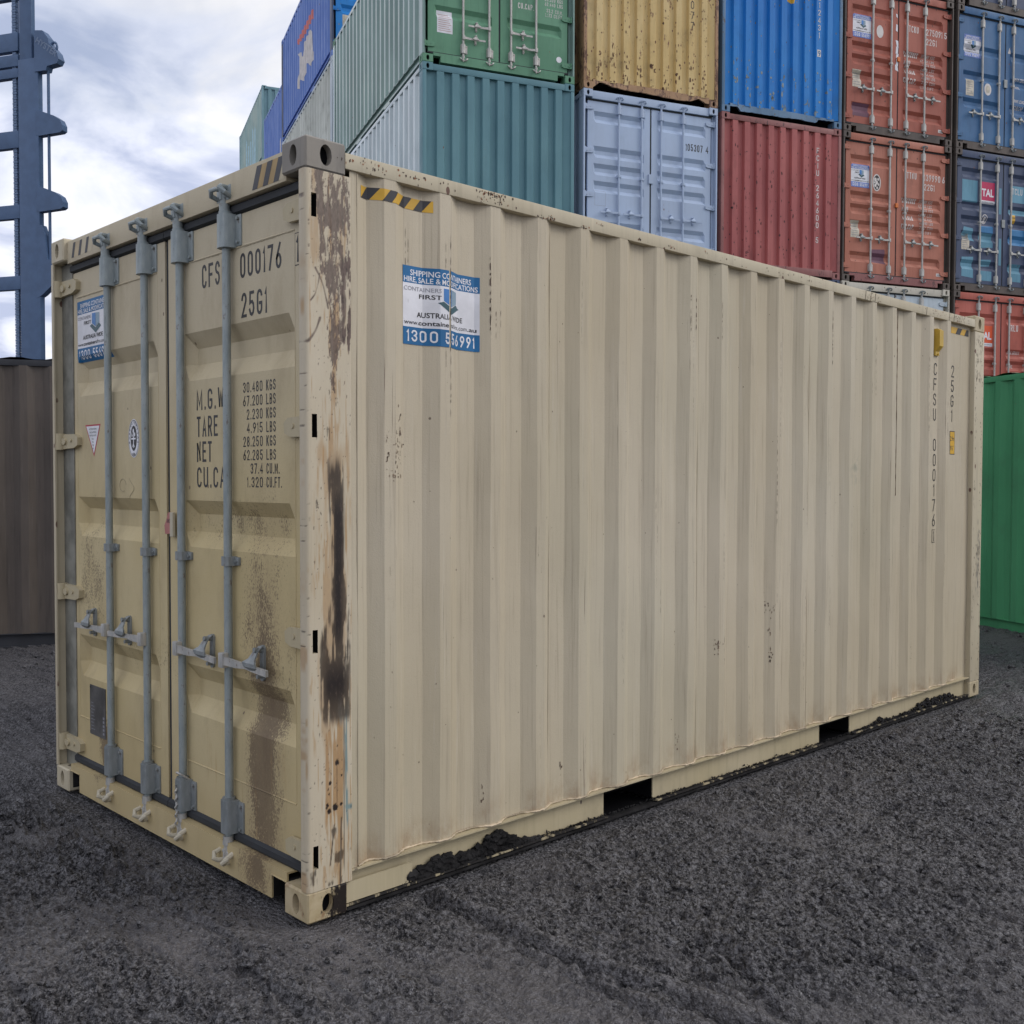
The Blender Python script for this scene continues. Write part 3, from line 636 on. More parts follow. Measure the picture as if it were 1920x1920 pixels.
        for j, yb_ in enumerate(bars):
            put('locking_bar', cached(('bar', H), lambda: bar_mesh(.13, H-.11)), g, d, (.030, yb_, 0))
            for z in (.27, H-.26): put('bar_guide', cached('guide_s', lambda: guide_mesh(.13)), g, d, (.030, yb_, z))
            put('bar_bracket', cached('brk', bracket_mesh), g, d, (.030, yb_, 1.30))
            for z, sz in ((.115, 1), (H-.085, -1)):
                put('cam', cached(('cam', sz), lambda: mirror(cached('cam0', cam_mesh), 1, 1, sz)), C.get('cam', M_GALVD), d, (.028, yb_, z))
                put('cam_keeper', cached(('keep', sz), lambda: mirror(cached('keep0', keeper_mesh), 1, 1, sz)), C.get('cam', M_GALVD), t, (.0, yb_, z))
            sg = -1 if i == 0 else 1; hz = handles[i*2+j]
            if C.get('stag') and ((i == 0 and j == 1) or (i == 1 and j == 0)): pass
            if C.get('stag'): sg = {(0, 0): 1, (0, 1): -1, (1, 0): 1, (1, 1): -1}[(i, j)]
            put('door_handle', cached(('hnd', sg), lambda: handle_mesh(sg, .34)), g, d, (.022, yb_, hz))
            put('handle_catch', cached(('cat', sg), lambda: catch_mesh(sg)), C.get('cam', M_GALVD), d, (.030, yb_+.20*sg, hz))
        for z in (.28, .98, 1.66, H-.26):
            s_ = 1 if i == 0 else -1
            put('hinge', cached(('hin', s_), lambda: hinge_mesh(s_)), endm, d, (.036, .045 if i == 0 else W20-.045, z))
    return t, (leaves, rec, xf)
def mirror(me, sx, sy, sz):
    m = me.copy(); m.transform(Matrix.Diagonal((sx, sy, sz, 1)))
    if sx*sy*sz < 0: m.flip_normals()
    return m
def jpost(H):
    mb = MB(); z0, z1 = .117, H-.117
    pts = [(.10, .07), (.085, .07), (.085, .03), (.0, .03), (0, .006), (.008, 0), (.165, 0), (.17, .008), (.17, .07)]
    mb.prism(pts, 2, z0, z1); return mb.mesh('corner_post', True)
def door_place(f, flip=True):
    """print coordinates a (rightwards when facing the door) and b = z; a = -y"""
    return lambda a, b, l: (f(-a, b)-l, -a, b)
#MAIN

# ============================================================ ground
def vnoise(x, y, seed=0):
    r = np.random.RandomState(seed); T = r.rand(256, 256)
    xi = np.floor(x).astype(int); yi = np.floor(y).astype(int); fx = x-xi; fy = y-yi
    fx = fx*fx*(3-2*fx); fy = fy*fy*(3-2*fy); a = T[xi % 256, yi % 256]; b = T[(xi+1) % 256, yi % 256]; c = T[xi % 256, (yi+1) % 256]; d = T[(xi+1) % 256, (yi+1) % 256]
    return (a*(1-fx)+b*fx)*(1-fy)+(c*(1-fx)+d*fx)*fy
def fbm(x, y, o=5, seed=0, g=.5):
    v = 0; a = 1; s = 0
    for i in range(o): v = v+a*vnoise(x*2**i+17*i, y*2**i+31*i, seed+i); s += a; a *= g
    return v/s
def sstep(v, a, b): t = np.clip((v-a)/(b-a), 0, 1); return t*t*(3-2*t)
def smooth_mask(x, y):
    """where wheels have pressed the mud flat: long bands running out past the near corner, plus pressed patches"""
    wv = .10*np.sin(y*1.1)+.25*(fbm(y*.8+4, x*.5, 3, 51)-.5)
    b = 0
    for c, w_, k in ((.16, .36, 1.), (-.62, .26, .85), (-1.25, .30, .8), (1.02, .20, .55), (-2.1, .4, .7)): b = np.maximum(b, k*np.exp(-(((x-c-wv-.06*(y+1)*(c < 0)))/w_)**4))
    b = b*sstep(-y, -.9, .1)+.75*np.exp(-((x+.45)/.5)**2)*sstep(y, -.4, .6)*(fbm(x*1.2, y*1.2, 3, 53) > .45)
    p = sstep(fbm(x*1.6+7, y*.5+2, 4, 57), .54, .68)*.6
    m = np.maximum(b, p); brk = fbm(x*3.1, y*1.6, 4, 59)
    return np.clip(.82*m*sstep(brk, .34, .58), 0, 1)
def ground_height(x, y):
    sm = smooth_mask(x, y)
    near = np.exp(-(np.maximum(0, np.hypot(x-1, y)-9)/9)**2); dn = np.exp(-(np.maximum(0, np.hypot(x-1.2, y+.6)-3)/2.5)**2)
    lump = fbm(x*.9+3, y*.9, 4, 1)-.5
    u = x+.25*(fbm(x*1.5, y*1.5, 2, 63)-.5); clod = fbm(u*11, y*6.5, 4, 5, .6)-.5; clod2 = fbm(u*30, y*20, 3, 9, .6)-.5; grit = fbm(x*62, y*48, 2, 15, .6)-.5
    rough = .45+1.1*sstep(fbm(x*1.1+20, y*.8, 3, 65), .38, .66)            # some zones churned, others nearly flat
    ridg = 1-np.abs(fbm(u*6, y*2.2, 4, 13)-.5)*5
    pit = fbm(x*14+9, y*11, 3, 61, .55)
    h = lump*.055*near+(clod*.060+clod2*.052)*rough*(1-.74*sm)+grit*(.034*(1-.45*sm))*dn+np.clip(ridg, 0, 1)**4*.020*(1-.35*sm)*rough-.020*sm-.020*sstep(pit, .60, .70)*(1-.3*sm)
    # sharp little scarps and furrows left by tyres, running with the bands
    for o_, k in ((.52, 1.1), (-.30, .8), (-.95, .9), (1.35, .7), (-1.6, .8), (2.1, .6)):
        e = x-o_-.10*np.sin(y*1.1)-.16*(fbm(y*1.9+o_, y*0+o_*3, 4, 67)-.5); on = sstep(fbm(y*1.3+o_*9, y*0, 3, 69), .40, .55)*sstep(-y, -.9, -.1)
        h = h+k*.020*sstep(e, 0, .014)*np.exp(-np.maximum(e, 0)/.16)*on-.012*k*np.exp(-((e+.012)/.012)**2)*on
    # rolled berm pushed up along the edge of the band
    bx = .56+.03*np.sin(y*3.1)+.06*(fbm(y*2.2, y*0+3, 3, 21)-.5); bw = .022+.018*fbm(y*6, y*0+9, 2, 23); run = sstep(-y, -.04, .06)*sstep(y, -3.2, -1.9)
    bm_ = np.exp(-((x-bx)/bw)**2)*run*(.6+.7*fbm(y*3.5, y*0, 3, 25)); bq = np.clip(bm_*1.2, 0, 1)
    h = h*(1-.75*bq)+.050*bm_-.034*np.exp(-((x-bx+bw+.012)/.012)**2)*run
    # tread marks curving past the door end
    cx = -.25-.12*(y-1.2)**2*.5; h += .016*np.exp(-((x-cx)/.08)**2)*sstep(y, .2, .8)*sstep(-y, -2.6, -2.1)*np.sin(y*46+x*14)
    foot = sstep(x, -.25, -.02)*sstep(-x, -6.35, -6.08)*sstep(y, -.16, -.01)*sstep(-y, -2.6, -2.45)
    h = h*(1-foot*.85)-.012*foot
    return h-.006
def grid_axis(a, b, st, far):
    core = list(np.arange(a, b, st)); lo = []; hi = []; s = st; p = a
    while p > -far: s *= 1.065; p -= s; lo.append(p)
    s = st; p = core[-1]
    while p < far: s *= 1.065; p += s; hi.append(p)
    return np.array(lo[::-1]+core+hi)
gx = grid_axis(-1.7, 4.3, .0088, 240); gy = grid_axis(-2.9, 1.3, .0088, 240)
X, Y = np.meshgrid(gx, gy, indexing='ij'); Z = ground_height(X, Y)
nx, ny = X.shape; V = np.stack([X.ravel(), Y.ravel(), Z.ravel()], 1)
idx = np.arange(nx*ny).reshape(nx, ny); Q = np.stack([idx[:-1, :-1], idx[1:, :-1], idx[1:, 1:], idx[:-1, 1:]], -1).reshape(-1, 4)
me = bpy.data.meshes.new('ground'); me.vertices.add(len(V)); me.vertices.foreach_set('co', V.ravel()); me.loops.add(Q.size); me.loops.foreach_set('vertex_index', Q.ravel())
me.polygons.add(len(Q)); me.polygons.foreach_set('loop_start', np.arange(0, Q.size, 4)); me.polygons.foreach_set('use_smooth', np.ones(len(Q), bool)); me.update(); me.validate()
at_ = me.attributes.new('pressed', 'FLOAT', 'POINT'); at_.data.foreach_set('value', smooth_mask(X, Y).ravel().astype(np.float32))
def ground_mat():
    n = NT('wet_black_gravel_mud'); at = n.new('ShaderNodeAttribute', attribute_name='pressed').outputs['Fac']
    a = n.noise(.55, det=5, rough=.6); b = n.noise(3.5, det=7, rough=.65); c = n.noise(62, (1, .8, 1), 5, .72); v = n.voro(60); v2 = n.voro(140); un = n.math('SUBTRACT', 1.0, n.mul(at, .5))
    col = n.mix(n.rng(a, .38, .66), (.098, .094, .101), (.150, .142, .144)); col = n.mix(n.mul(n.rng(b, .5, .72), .5), col, (.20, .185, .175))
    col = n.mix(n.mul(n.mul(n.rng(c, .50, .64), .7), un), col, (.28, .275, .285)); col = n.mix(n.mul(n.mul(n.rng(c, .51, .44), .95), un), col, (.012, .011, .013))
    c2 = n.noise(21, (1, .7, 1), 6, .7, loc=(9, 9, 0)); col = n.mix(n.mul(n.mul(n.rng(c2, .46, .36), .8), un), col, (.014, .013, .016))
    flat_ = n.mix(n.rng(n.noise(5, (1, .4, 1), 6, .65), .38, .62), (.070, .064, .065), (.128, .117, .115)); flat_ = n.mix(n.mul(n.rng(c2, .44, .36), .75), flat_, (.04, .036, .038)); col = n.mix(n.mul(at, .72), col, flat_)
    col = n.mix(n.mul(n.mul(n.rng(n.noise(120, det=3), .60, .68), .6), un), col, (.40, .395, .39))
    dusty = n.mul(n.blob((-2.2, .2, 0), (1.1, .8, 9), 1.0), n.rng(b, .35, .6)); col = n.mix(n.mul(dusty, .4), col, (.30, .29, .30))
    wet = n.mx(n.rng(n.noise(1.1, det=6, loc=(2, 8, 0)), .46, .62), n.mul(at, .8))
    n.bump(n.mul(n.add(n.add(n.mul(c, 1.0), n.mul(v, -.9)), n.mul(v2, -.5)), un), .024)
    return n.fin(col, n.rng(wet, 0, 1, .60, .33), 0, .5)
M_GROUND = ground_mat()
go = put('ground', me, M_GROUND); go['kind'] = 'structure'
# loose stones and clods, far too many to count
def gravel(n, seed, smin, smax, box, name):
    r = np.random.RandomState(seed); t = (1+5**.5)/2
    iv = np.array([(-1, t, 0), (1, t, 0), (-1, -t, 0), (1, -t, 0), (0, -1, t), (0, 1, t), (0, -1, -t), (0, 1, -t), (t, 0, -1), (t, 0, 1), (-t, 0, -1), (-t, 0, 1)])/1.9
    fi = np.array([(0, 11, 5), (0, 5, 1), (0, 1, 7), (0, 7, 10), (0, 10, 11), (1, 5, 9), (5, 11, 4), (11, 10, 2), (10, 7, 6), (7, 1, 8), (3, 9, 4), (3, 4, 2), (3, 2, 6), (3, 6, 8), (3, 8, 9), (4, 9, 5), (2, 4, 11), (6, 2, 10), (8, 6, 7), (9, 8, 1)])
    x = r.uniform(box[0], box[1], n); y = r.uniform(box[2], box[3], n)
    keep = ~((x > -.01) & (x < 6.1) & (y > -.02) & (y < 2.46)); dens = fbm(x*1.3, y*1.3, 3, 77); keep &= r.rand(n) < sstep(dens, .36, .66)+.06
    keep &= r.rand(n) > smooth_mask(x, y)*.93
    x, y = x[keep], y[keep]; n = len(x); s = smin+(smax-smin)*r.rand(n)**2.6; z = ground_height(x, y)-s*.15
    vv = iv[None]*s[:, None, None]*(1+r.uniform(-.38, .38, (n, 12, 1)))*np.array([1, 1, .6])*(1+r.uniform(-.25, .25, (n, 1, 3)))
    an = r.uniform(0, 6.28, n); c, s_ = np.cos(an), np.sin(an); vx = vv[..., 0]*c[:, None]-vv[..., 1]*s_[:, None]; vy = vv[..., 0]*s_[:, None]+vv[..., 1]*c[:, None]
    V = np.stack([vx+x[:, None], vy+y[:, None], vv[..., 2]+z[:, None]], -1).reshape(-1, 3); Fc = (fi[None]+12*np.arange(n)[:, None, None]).reshape(-1, 3)
    me = bpy.data.meshes.new(name); me.vertices.add(len(V)); me.vertices.foreach_set('co', V.ravel()); me.loops.add(Fc.size); me.loops.foreach_set('vertex_index', Fc.ravel())
    me.polygons.add(len(Fc)); me.polygons.foreach_set('loop_start', np.arange(0, Fc.size, 3)); me.update(); o = put(name, me, M_GROUND); return o
g1 = gravel(64000, 3, .0035, .019, (-1.8, 5.4, -2.9, 2.6), 'gravel'); g1['kind'] = 'stuff'; g1['label'] = 'loose dark stones and clods strewn over the muddy ground'; g1['category'] = 'gravel'
g2 = gravel(12000, 4, .008, .034, (-7, 13, -2.9, 9), 'gravel'); g2['kind'] = 'stuff'; g2['label'] = 'coarser dark gravel scattered across the yard further off'; g2['category'] = 'gravel'

# ============================================================ the beige container
HB = 2.896
BG = thing('shipping_container', 'big beige container standing alone in front, its near corner post scraped black', 'container')
P0, PP, NO, WO, WS, DP = .357, .2805, 19, .055, .065, .036
bp = [(.200, .010), (.232, .012), (.295, .038)]
for k_ in range(NO):
    o_ = P0+k_*PP; bp += [(o_-WS if k_ else .297, .038), (o_, .0025), (o_+WO, .0025), (o_+WO+WS, .038)]
bp.append((5.885, .038)); bp = [bp[0]]+[b for a, b in zip(bp, bp[1:]) if b[0] > a[0]+1e-4]
prof = profile(bp); folds = [b[0] for b in bp]
wob = lambda x, z: .0016*math.sin(z*4.1+x*3.3)+.0010*math.sin(z*9.3+x*7.1)
def side_sheet(pts, zd=52):
    mb = MB(); zs = np.linspace(.158, HB-.088, zd+1); r = np.random.RandomState(4)
    D = lambda i, z: wob(pts[i][0], z)
    for i in range(len(pts)-1):
        (xa, ya), (xb, yb) = pts[i], pts[i+1]
        for za, zb in zip(zs, zs[1:]): mb.quad((xa, ya+D(i, za), za), (xb, yb+D(i+1, za), za), (xb, yb+D(i+1, zb), zb), (xa, ya+D(i, zb), zb))
    return mb.mesh('side_wall')
put('side_wall', side_sheet(bp), M_SIDE, BG)
put('side_wall', side_sheet(bp), M_SIDE, BG, (L20, W20, 0), (0, 0, math.pi))
# weld seams where panel sheets meet, and the wavy weld along the bottom rail
mb = MB(); bead(mb, (.236, .012, .17), (.236, .012, 2.80), .0028, seg=60)
for xx in (1.30, 2.44, 3.56): bead(mb, (xx, prof(xx)-.001, .17), (xx, prof(xx)-.001, 2.80), .0022, seg=60)
mb.build('weld_seam', M_SIDE, BG)
xs_ = np.arange(.235, 5.88, .012); mb = MB()
pts_ = [(x, prof(x)-.004+rnd.uniform(-.0015, .0015), .1625+rnd.uniform(-.001, .0015)) for x in xs_]
for a in range(0, len(pts_)-24, 24): mb.tube(pts_[a:a+25], [.0042*(1+rnd.uniform(-.4, .5)) for _ in range(len(pts_[a:a+25]))], 6)
mb.build('weld_bead', M_WELDR, BG)
mb = MB(); bead(mb, (4.628, .0015, 1.55), (4.628, .0015, 2.80), .0022, seg=50); mb.build('caulk_line', flat('brown_caulk', (.10, .06, .03), .7, var=.5), BG)
# top rails, roof, bottom rails
mb = MB(); mb.box(.175, 5.885, .0, .062, 2.806, 2.866, bev=.005); mb.build('top_rail', M_RAIL, BG, True)
mb = MB(); mb.box(.175, 5.885, .0, .062, 2.806, 2.866, bev=.005); mb.build('top_rail', M_RAIL, BG, True).matrix_world = Matrix.Translation((L20, W20, 0)) @ Matrix.Rotation(math.pi, 4, 'Z')
mb = MB(); zz = lambda i: 2.862+(.016 if i % 4 in (1, 2) else 0); xs2 = np.linspace(.10, 5.95, 81)
for i in range(80): mb.quad((xs2[i], .062, zz(i)), (xs2[i+1], .062, zz(i+1)), (xs2[i+1], W20-.062, zz(i+1)), (xs2[i], W20-.062, zz(i)))
mb.build('roof', M_RAIL, BG)
MB().box(.1, 5.95, .07, W20-.07, .11, .15).build('floor', M_DARK, BG)
M_FLANGE = muddy_flange()
PK = ((1.705, 2.085), (3.735, 4.115))
for side in (0, 1):
    rot = Matrix.Translation((L20, W20, 0)) @ Matrix.Rotation(math.pi, 4, 'Z') if side else Matrix.Identity(4)
    mb = MB(); seg = ((.176, PK[0][0]), (PK[0][1], PK[1][0]), (PK[1][1], 5.882))
    for a, b in seg:
        mb.box(a, b, .042, .048, .022, .150); fl = MB(); fl.prism([(.006, .019), (.042, .015), (.042, .022), (.006, .027)], 0, a, b); fo = fl.build('rail_flange', M_FLANGE, BG); fo.matrix_local = rot
    mb.box(.176, 5.882, .004, .05, .1505, .1575)
    mb.box(.176, .50, .012, .018, .03, .108)  # reinforcing plate by the near casting
    o = mb.build('bottom_rail', M_WEB, BG); o.matrix_local = rot; o = MB().box(.18, 5.88, .009, .046, .001, .0125).build('underside_strip', M_MUDSHADE, BG); o.matrix_local = rot  # near-black strip closing the gap beneath the flange
    for a, b in PK:
        mb = MB(); mb.box(a, a+.006, .048, .5, .03, .150); mb.box(b-.006, b, .048, .5, .03, .150, 1); mb.box(a+.007, b-.007, .05, .5, .142, .148)
        mb.box(a+.003, b-.003, .49, .50, .02, .148, 1); mb.box(a+.007, b-.007, .012, .489, .008, .0115, 1)
        o = mb.build('fork_pocket', [M_MUDSHADE, M_DARK], BG); o.matrix_local = rot  # inner faces coloured black to carry the pocket's shade
# mud caked on the near bottom rail
def clump(mb, x, y, z, r, seed):
    q = random.Random(seed); bm = bmesh.new(); bmesh.ops.create_icosphere(bm, subdivisions=2, radius=r)
    for v in bm.verts: v.co *= 1+q.uniform(-.42, .42); v.co.x *= 1.25; v.co.z *= .8; v.co.y *= .62; v.co += Vector((x, y, z))
    mb.addbm(bm)
mb = MB(); q = random.Random(3)
def heap(xa, xb, env, n, rr=(.003, .024)):
    for i in range(n):
        x = q.uniform(xa, xb); h = env(x)
        z = .026+q.random()**1.3*max(h, .002); clump(mb, x, q.uniform(.016, .036), z, (rr[0]+(rr[1]-rr[0])*q.random()**2)*(1 if h > .03 else .55), q.random())
def e1(x): return float(np.interp(x, [.43, .50, .56, .62, .70, .74, .80, .90, .98, 1.04, 1.10, 1.2, 1.3], [.0, .030, .035, .062, .060, .028, .042, .05, .088, .060, .030, .008, .004]))
heap(.43, 1.25, e1, 1100); heap(1.2, 1.7, lambda x: .02 if (x*7) % 1 < .18 else .003, 90, (.005, .011)); heap(2.09, 3.72, lambda x: .018 if (x*3.1) % 1 < .12 else .002, 200, (.005, .011))
heap(1.25, 5.75, lambda x: .006+.006*math.sin(x*9)*math.sin(x*23), 900, (.003, .009)); heap(4.12, 5.7, lambda x: float(np.interp(x, [4.12, 4.3, 4.5, 4.62, 4.8, 5.0, 5.2, 5.4, 5.6, 5.7], [.002, .006, .035, .012, .012, .03, .06, .055, .045, .0])), 420, (.006, .017))
o = mb.build('caked_mud', M_MUDSHADE, BG); o['kind'] = 'stuff'
# posts -----------------------------------------------------------------
def wear_masks(s, z):
    """scrape, rust and teal-paint masks on the near post, s = x along the side, z height"""
    nz = lambda fx, fz, sd, o=5, g=.55: fbm(s*fx+50, z*fz+80, o, sd, g)
    def box(a, b, c, d, sa=.012, sb=.04): return sstep(s, a-sa, a+sa)*sstep(-s, -b-sa, -b+sa)*sstep(z, c-sb, c+sb)*sstep(-z, -d-sb, -d+sb)
    lin = lambda xs, ys: np.interp(z, xs, ys)
    stri = nz(130, 6, 3, 4); med = nz(60, 16, 4, 5); blot = nz(35, 9, 6, 5)
    dark = 0*s; s0 = s; s = s+.016*(nz(5, 7, 90, 4)-.5)+.012*(nz(40, 3, 92, 4)-.5)
    # upper mottled scrape
    e = box(.02, .2, 2.60, 2.80, .02, .05)*1.05+box(.055, .195, 2.38, 2.62, .02, .06)*.95+box(.085, .17, 2.12, 2.42, .015, .08)*.85+box(.105, .145, 1.93, 2.2, .012, .08)*.7
    fn = nz(170, 34, 33, 4, .7); m1 = .34*med+.26*blot+.40*fn; dark = np.maximum(dark, .88*sstep(m1+e*.215, .66, .73))
    e = box(.15, .205, 2.13, 2.5, .01, .05); dark = np.maximum(dark, sstep(med*.5+stri*.5+e*.32, .78, .83))
    # curved dark streak lines
    for (x0, z0, x1, z1, w_) in ((.045, 2.42, .095, 2.28, .003), (.055, 2.60, .09, 2.47, .003), (.02, 2.30, .06, 2.40, .0025), (.012, 2.15, .06, 2.24, .004), (.165, 2.35, .16, 2.22, .006), (.15, 2.52, .17, 2.36, .005)):
        t = np.clip(((s-x0)*(x1-x0)+(z-z0)*(z1-z0))/((x1-x0)**2+(z1-z0)**2), 0, 1); d = np.hypot(s-x0-t*(x1-x0)-.008*np.sin(t*3.1), z-z0-t*(z1-z0)); dark = np.maximum(dark, sstep(-d, -w_*1.8, -w_*.6)*.9)
    # smudge at 1.98
    e = box(.085, .15, 1.970, 1.990, .006, .010); dark = np.maximum(dark, sstep(med*.6+e*.42, .70, .78)*.6)
    e = box(.05, .11, 1.78, 1.86, .01, .03); dark = np.maximum(dark, sstep(stri*.6+e*.33, .70, .76)*.8)
    # body of the black scrape
    ctr = lin([.70, .90, 1.05, 1.2, 1.5, 1.73], [.128, .122, .125, .142, .128, .126]); half = lin([.69, .76, .98, 1.10, 1.2, 1.35, 1.55, 1.72, 1.735], [.045, .062, .07, .06, .036, .030, .033, .034, .02])
    u = np.abs(s-ctr)/half; ins = sstep(-u, -1.12, -.85)*sstep(z, .69+.05*nz(90, 1, 8, 2), .76)*sstep(-z+.09*(nz(80, 2, 12, 3)-.5), -1.75, -1.68)
    solid = np.maximum(box(.080, .172, .80, .965, .022, .09), box(.118, .160, 1.02, 1.60, .014, .10)); solid = np.maximum(solid, box(.098, .150, 1.60, 1.72, .014, .05)*.45)
    drip = box(.068, .185, .70, .80, .012, .012)
    dark = np.maximum(dark, ins*sstep(stri*.66+med*.34+solid*.30+drip*.08, .44, .56)*(.80+.2*solid)); dark = np.maximum(dark, solid*sstep(stri*.6+med*.4, .26, .44))
    # frayed fringe
    e = box(.055, .205, .95, 1.2, .02, .08); dark = np.maximum(dark, .9*sstep(stri*.7+med*.3+e*.18, .70, .77)*e)
    s = s0
    # long thin line near the seam
    lx = .2105+.0025*np.sin(z*7)+.002*(nz(3, 20, 40, 3)-.5)*4; d = np.abs(s-lx); ww = .0022+.004*sstep(nz(2, 26, 41, 3), .62, .75)
    dark = np.maximum(dark, sstep(-d, -ww*1.5, -ww*.6)*sstep(z, .50, .56)*sstep(-z, -2.45, -2.35)*.85)
    e = np.maximum(box(.20, .225, 1.68, 1.75, .006, .02), box(.205, .22, .60, .66, .004, .015)); dark = np.maximum(dark, sstep(med*.5+e*.4, .62, .68))
    # spots lower down
    for (a, b, r) in ((.131, .585, .009), (.100, .51, .006), (.122, .415, .012), (.095, .405, .009), (.088, .43, .006), (.152, .53, .005), (.085, .42, .004), (.094, .47, .003), (.09, .49, .003), (.15, .42, .005)):
        d = np.hypot(s-a, (z-b)*.8)+.008*(nz(150, 120, 44, 3)-.5); dark = np.maximum(dark, sstep(-d, -r*1.15, -r*.8))
    dl = np.abs(s-.131); dark = np.maximum(dark, .6*sstep(-dl, -.0022, -.0008)*box(.12, .14, .43, .585, .01, .02))
    for (x0, z0, x1, z1, w_) in ((.118, .35, .100, .20, .0025), (.06, .95, .078, 1.02, .004), (.15, .37, .145, .12, .003)):
        t = np.clip(((s-x0)*(x1-x0)+(z-z0)*(z1-z0))/((x1-x0)**2+(z1-z0)**2), 0, 1); d = np.hypot(s-x0-t*(x1-x0), z-z0-t*(z1-z0)); dark = np.maximum(dark, sstep(-d, -w_*1.6, -w_*.6)*.8)
    e = np.maximum(box(.09, .195, .285, .345, .01, .015)*.8, box(.10, .21, .195, .255, .01, .02)); dark = np.maximum(dark, .75*sstep(blot*.5+med*.3+e*.36, .70, .80))
    e = box(.0, .05, .13, .21, .02, .02)+box(.08, .2, .115, .15, .02, .015); dark = np.maximum(dark, .8*sstep(med*.6+e*.2, .56, .66))
    sp = nz(190, 90, 55, 2); dark = np.maximum(dark, sstep(sp, .82, .88)*.75)
    # notch edges
    for zc in (.245, 1.05, 1.845, 2.648): e = box(.012, .055, zc-.06, zc+.055, .008, .008); dark = np.maximum(dark, sstep(med*.5+e*.30, .60, .70)*.7)
    # rust
    s = s0
    halo = sstep(nz(30, 4, 66, 4)+.3*box(.06, .18, .66, 1.75, .03, .1), .62, .82)*.6; rust = sstep(nz(110, 3.5, 60, 4)+.36*box(.075, .165, .38, .72, .015, .06), .66, .80)
    rust = np.maximum(rust, sstep(nz(80, 4, 61, 4)+.35*box(.10, .15, 1.74, 2.32, .012, .10), .74, .86)*.8)
    rust = np.maximum(rust, sstep(nz(60, 6, 62, 4)+.22*box(.07, .15, 1.0, 1.72, .012, .1), .70, .82)*.7)
    rust = np.maximum(rust, sstep(nz(70, 8, 63, 4)+.25*box(.05, .17, .12, .40, .02, .05), .74, .86)*.7)
    rust = np.maximum(rust, halo)
    tx = .172+.004*np.sin(z*5); teal = sstep(-np.abs(s-tx), -.0075, -.004)*sstep(z, .31, .35)*sstep(-z, -.80, -.74)*sstep(nz(160, 12, 70, 3), .30, .5)
    e = box(.165, .205, .395, .415, .006, .006); teal = np.maximum(teal, e*sstep(med, .4, .5))
    dark = np.maximum(dark, sstep(-np.abs(s-.163), -.003, -.0012)*sstep(z, .14, .2)*sstep(-z, -.80, -.74)*.85)
    return np.stack([np.clip(dark, 0, 1), np.clip(rust, 0, 1), np.clip(teal, 0, 1), np.ones_like(s*z)], -1)
NOTCH = (.245, 1.05, 1.845, 2.648)
def near_post():
    pr = [(.058, .056), (.014, .056), (.005, .051), (.001, .042), (.0, .028), (.0, .016), (.0025, .007), (.008, .002), (.015, .0)]
    pr += [(x, 0.) for x in np.arange(.0185, .198, .0032)]+[(.200, .002), (.2015, .008)]
    pr = np.array(pr); zs = list(np.arange(.1175, 2.779, .0040))
    for c in NOTCH: zs += [c-.043, c+.043]
    zs = np.array(sorted(zs)); n, m = len(pr), len(zs)
    arr = np.zeros((n, m, 3)); arr[..., 0] = pr[:, 0][:, None]; arr[..., 1] = pr[:, 1][:, None]; arr[..., 2] = zs[None]
    # dents
    arr[..., 1] += np.where(arr[..., 0] > .02, .004*(fbm(arr[..., 0]*9, arr[..., 2]*2.2, 3, 91)-.5)*np.minimum(1, (.2-arr[..., 0])*20), 0)
    idx = np.arange(n*m).reshape(n, m); F = []
    for i in range(n-1):
        xm = (pr[i, 0]+pr[i+1, 0])/2; side = pr[i, 1] < .001
        for j in range(m-1):
            zm = (zs[j]+zs[j+1])/2
            if side and .024 < xm < .048 and any(abs(zm-c) < .043 for c in NOTCH): continue
            F.append((idx[i, j], idx[i+1, j], idx[i+1, j+1], idx[i, j+1]))
    me = bpy.data.meshes.new('corner_post'); me.from_pydata(arr.reshape(-1, 3).tolist(), [], [tuple(map(int, f)) for f in F])
    W = wear_masks(arr[..., 0]-arr[..., 1]*.0, arr[..., 2]); at = me.color_attributes.new('wear', 'FLOAT_COLOR', 'POINT'); at.data.foreach_set('color', W.reshape(-1))
    me.polygons.foreach_set('use_smooth', [True]*len(me.polygons)); return me
po = put('corner_post', near_post(), M_WEAR, BG); po['label'] = 'scraped and rust-stained corner post'
for c in NOTCH:
    mb = MB()
    mb.quad((.0225, .03, c-.043), (.0475, .03, c-.043), (.0475, .03, c+.043), (.0225, .03, c+.043), 1)
    mb.quad((.0225, .001, c-.043), (.0225, .03, c-.043), (.0225, .03, c+.043), (.0225, .001, c+.043)); mb.quad((.0475, .001, c-.043), (.0475, .03, c-.043), (.0475, .03, c+.043), (.0475, .001, c+.043), 1)
    mb.quad((.0225, .001, c-.043), (.0475, .001, c-.043), (.0475, .03, c-.043), (.0225, .03, c-.043)); mb.quad((.0225, .001, c+.043), (.0475, .001, c+.043), (.0475, .03, c+.043), (.0225, .03, c+.043))
    mb.build('hinge_recess', [M_WEB, M_DARK], BG)
# far door-side post: open J profile with a grey inner channel
mb = MB(); q_ = W20; z0, z1 = .118, 2.778
mb.prism([(.0, q_), (.19, q_), (.19, q_-.008), (.008, q_-.008), (.008, q_-.026), (.0, q_-.026)], 2, z0, z1); mb.build('corner_post', M_RAIL, BG)
MB().box(.052, .06, q_-.150, q_-.008, z0, z1).build('post_channel', flat('dull_channel_paint', (.20, .195, .165), .7, var=.35), BG)
for y in (0, 1):
    mb = MB(); yy = (lambda a: a) if y == 0 else (lambda a: W20-a)
    mb.box(5.886, L20-.001, min(yy(.0), yy(.06)), max(yy(.0), yy(.06)), .118, 2.778, bev=.006); mb.build('corner_post', M_RAIL, BG, True)
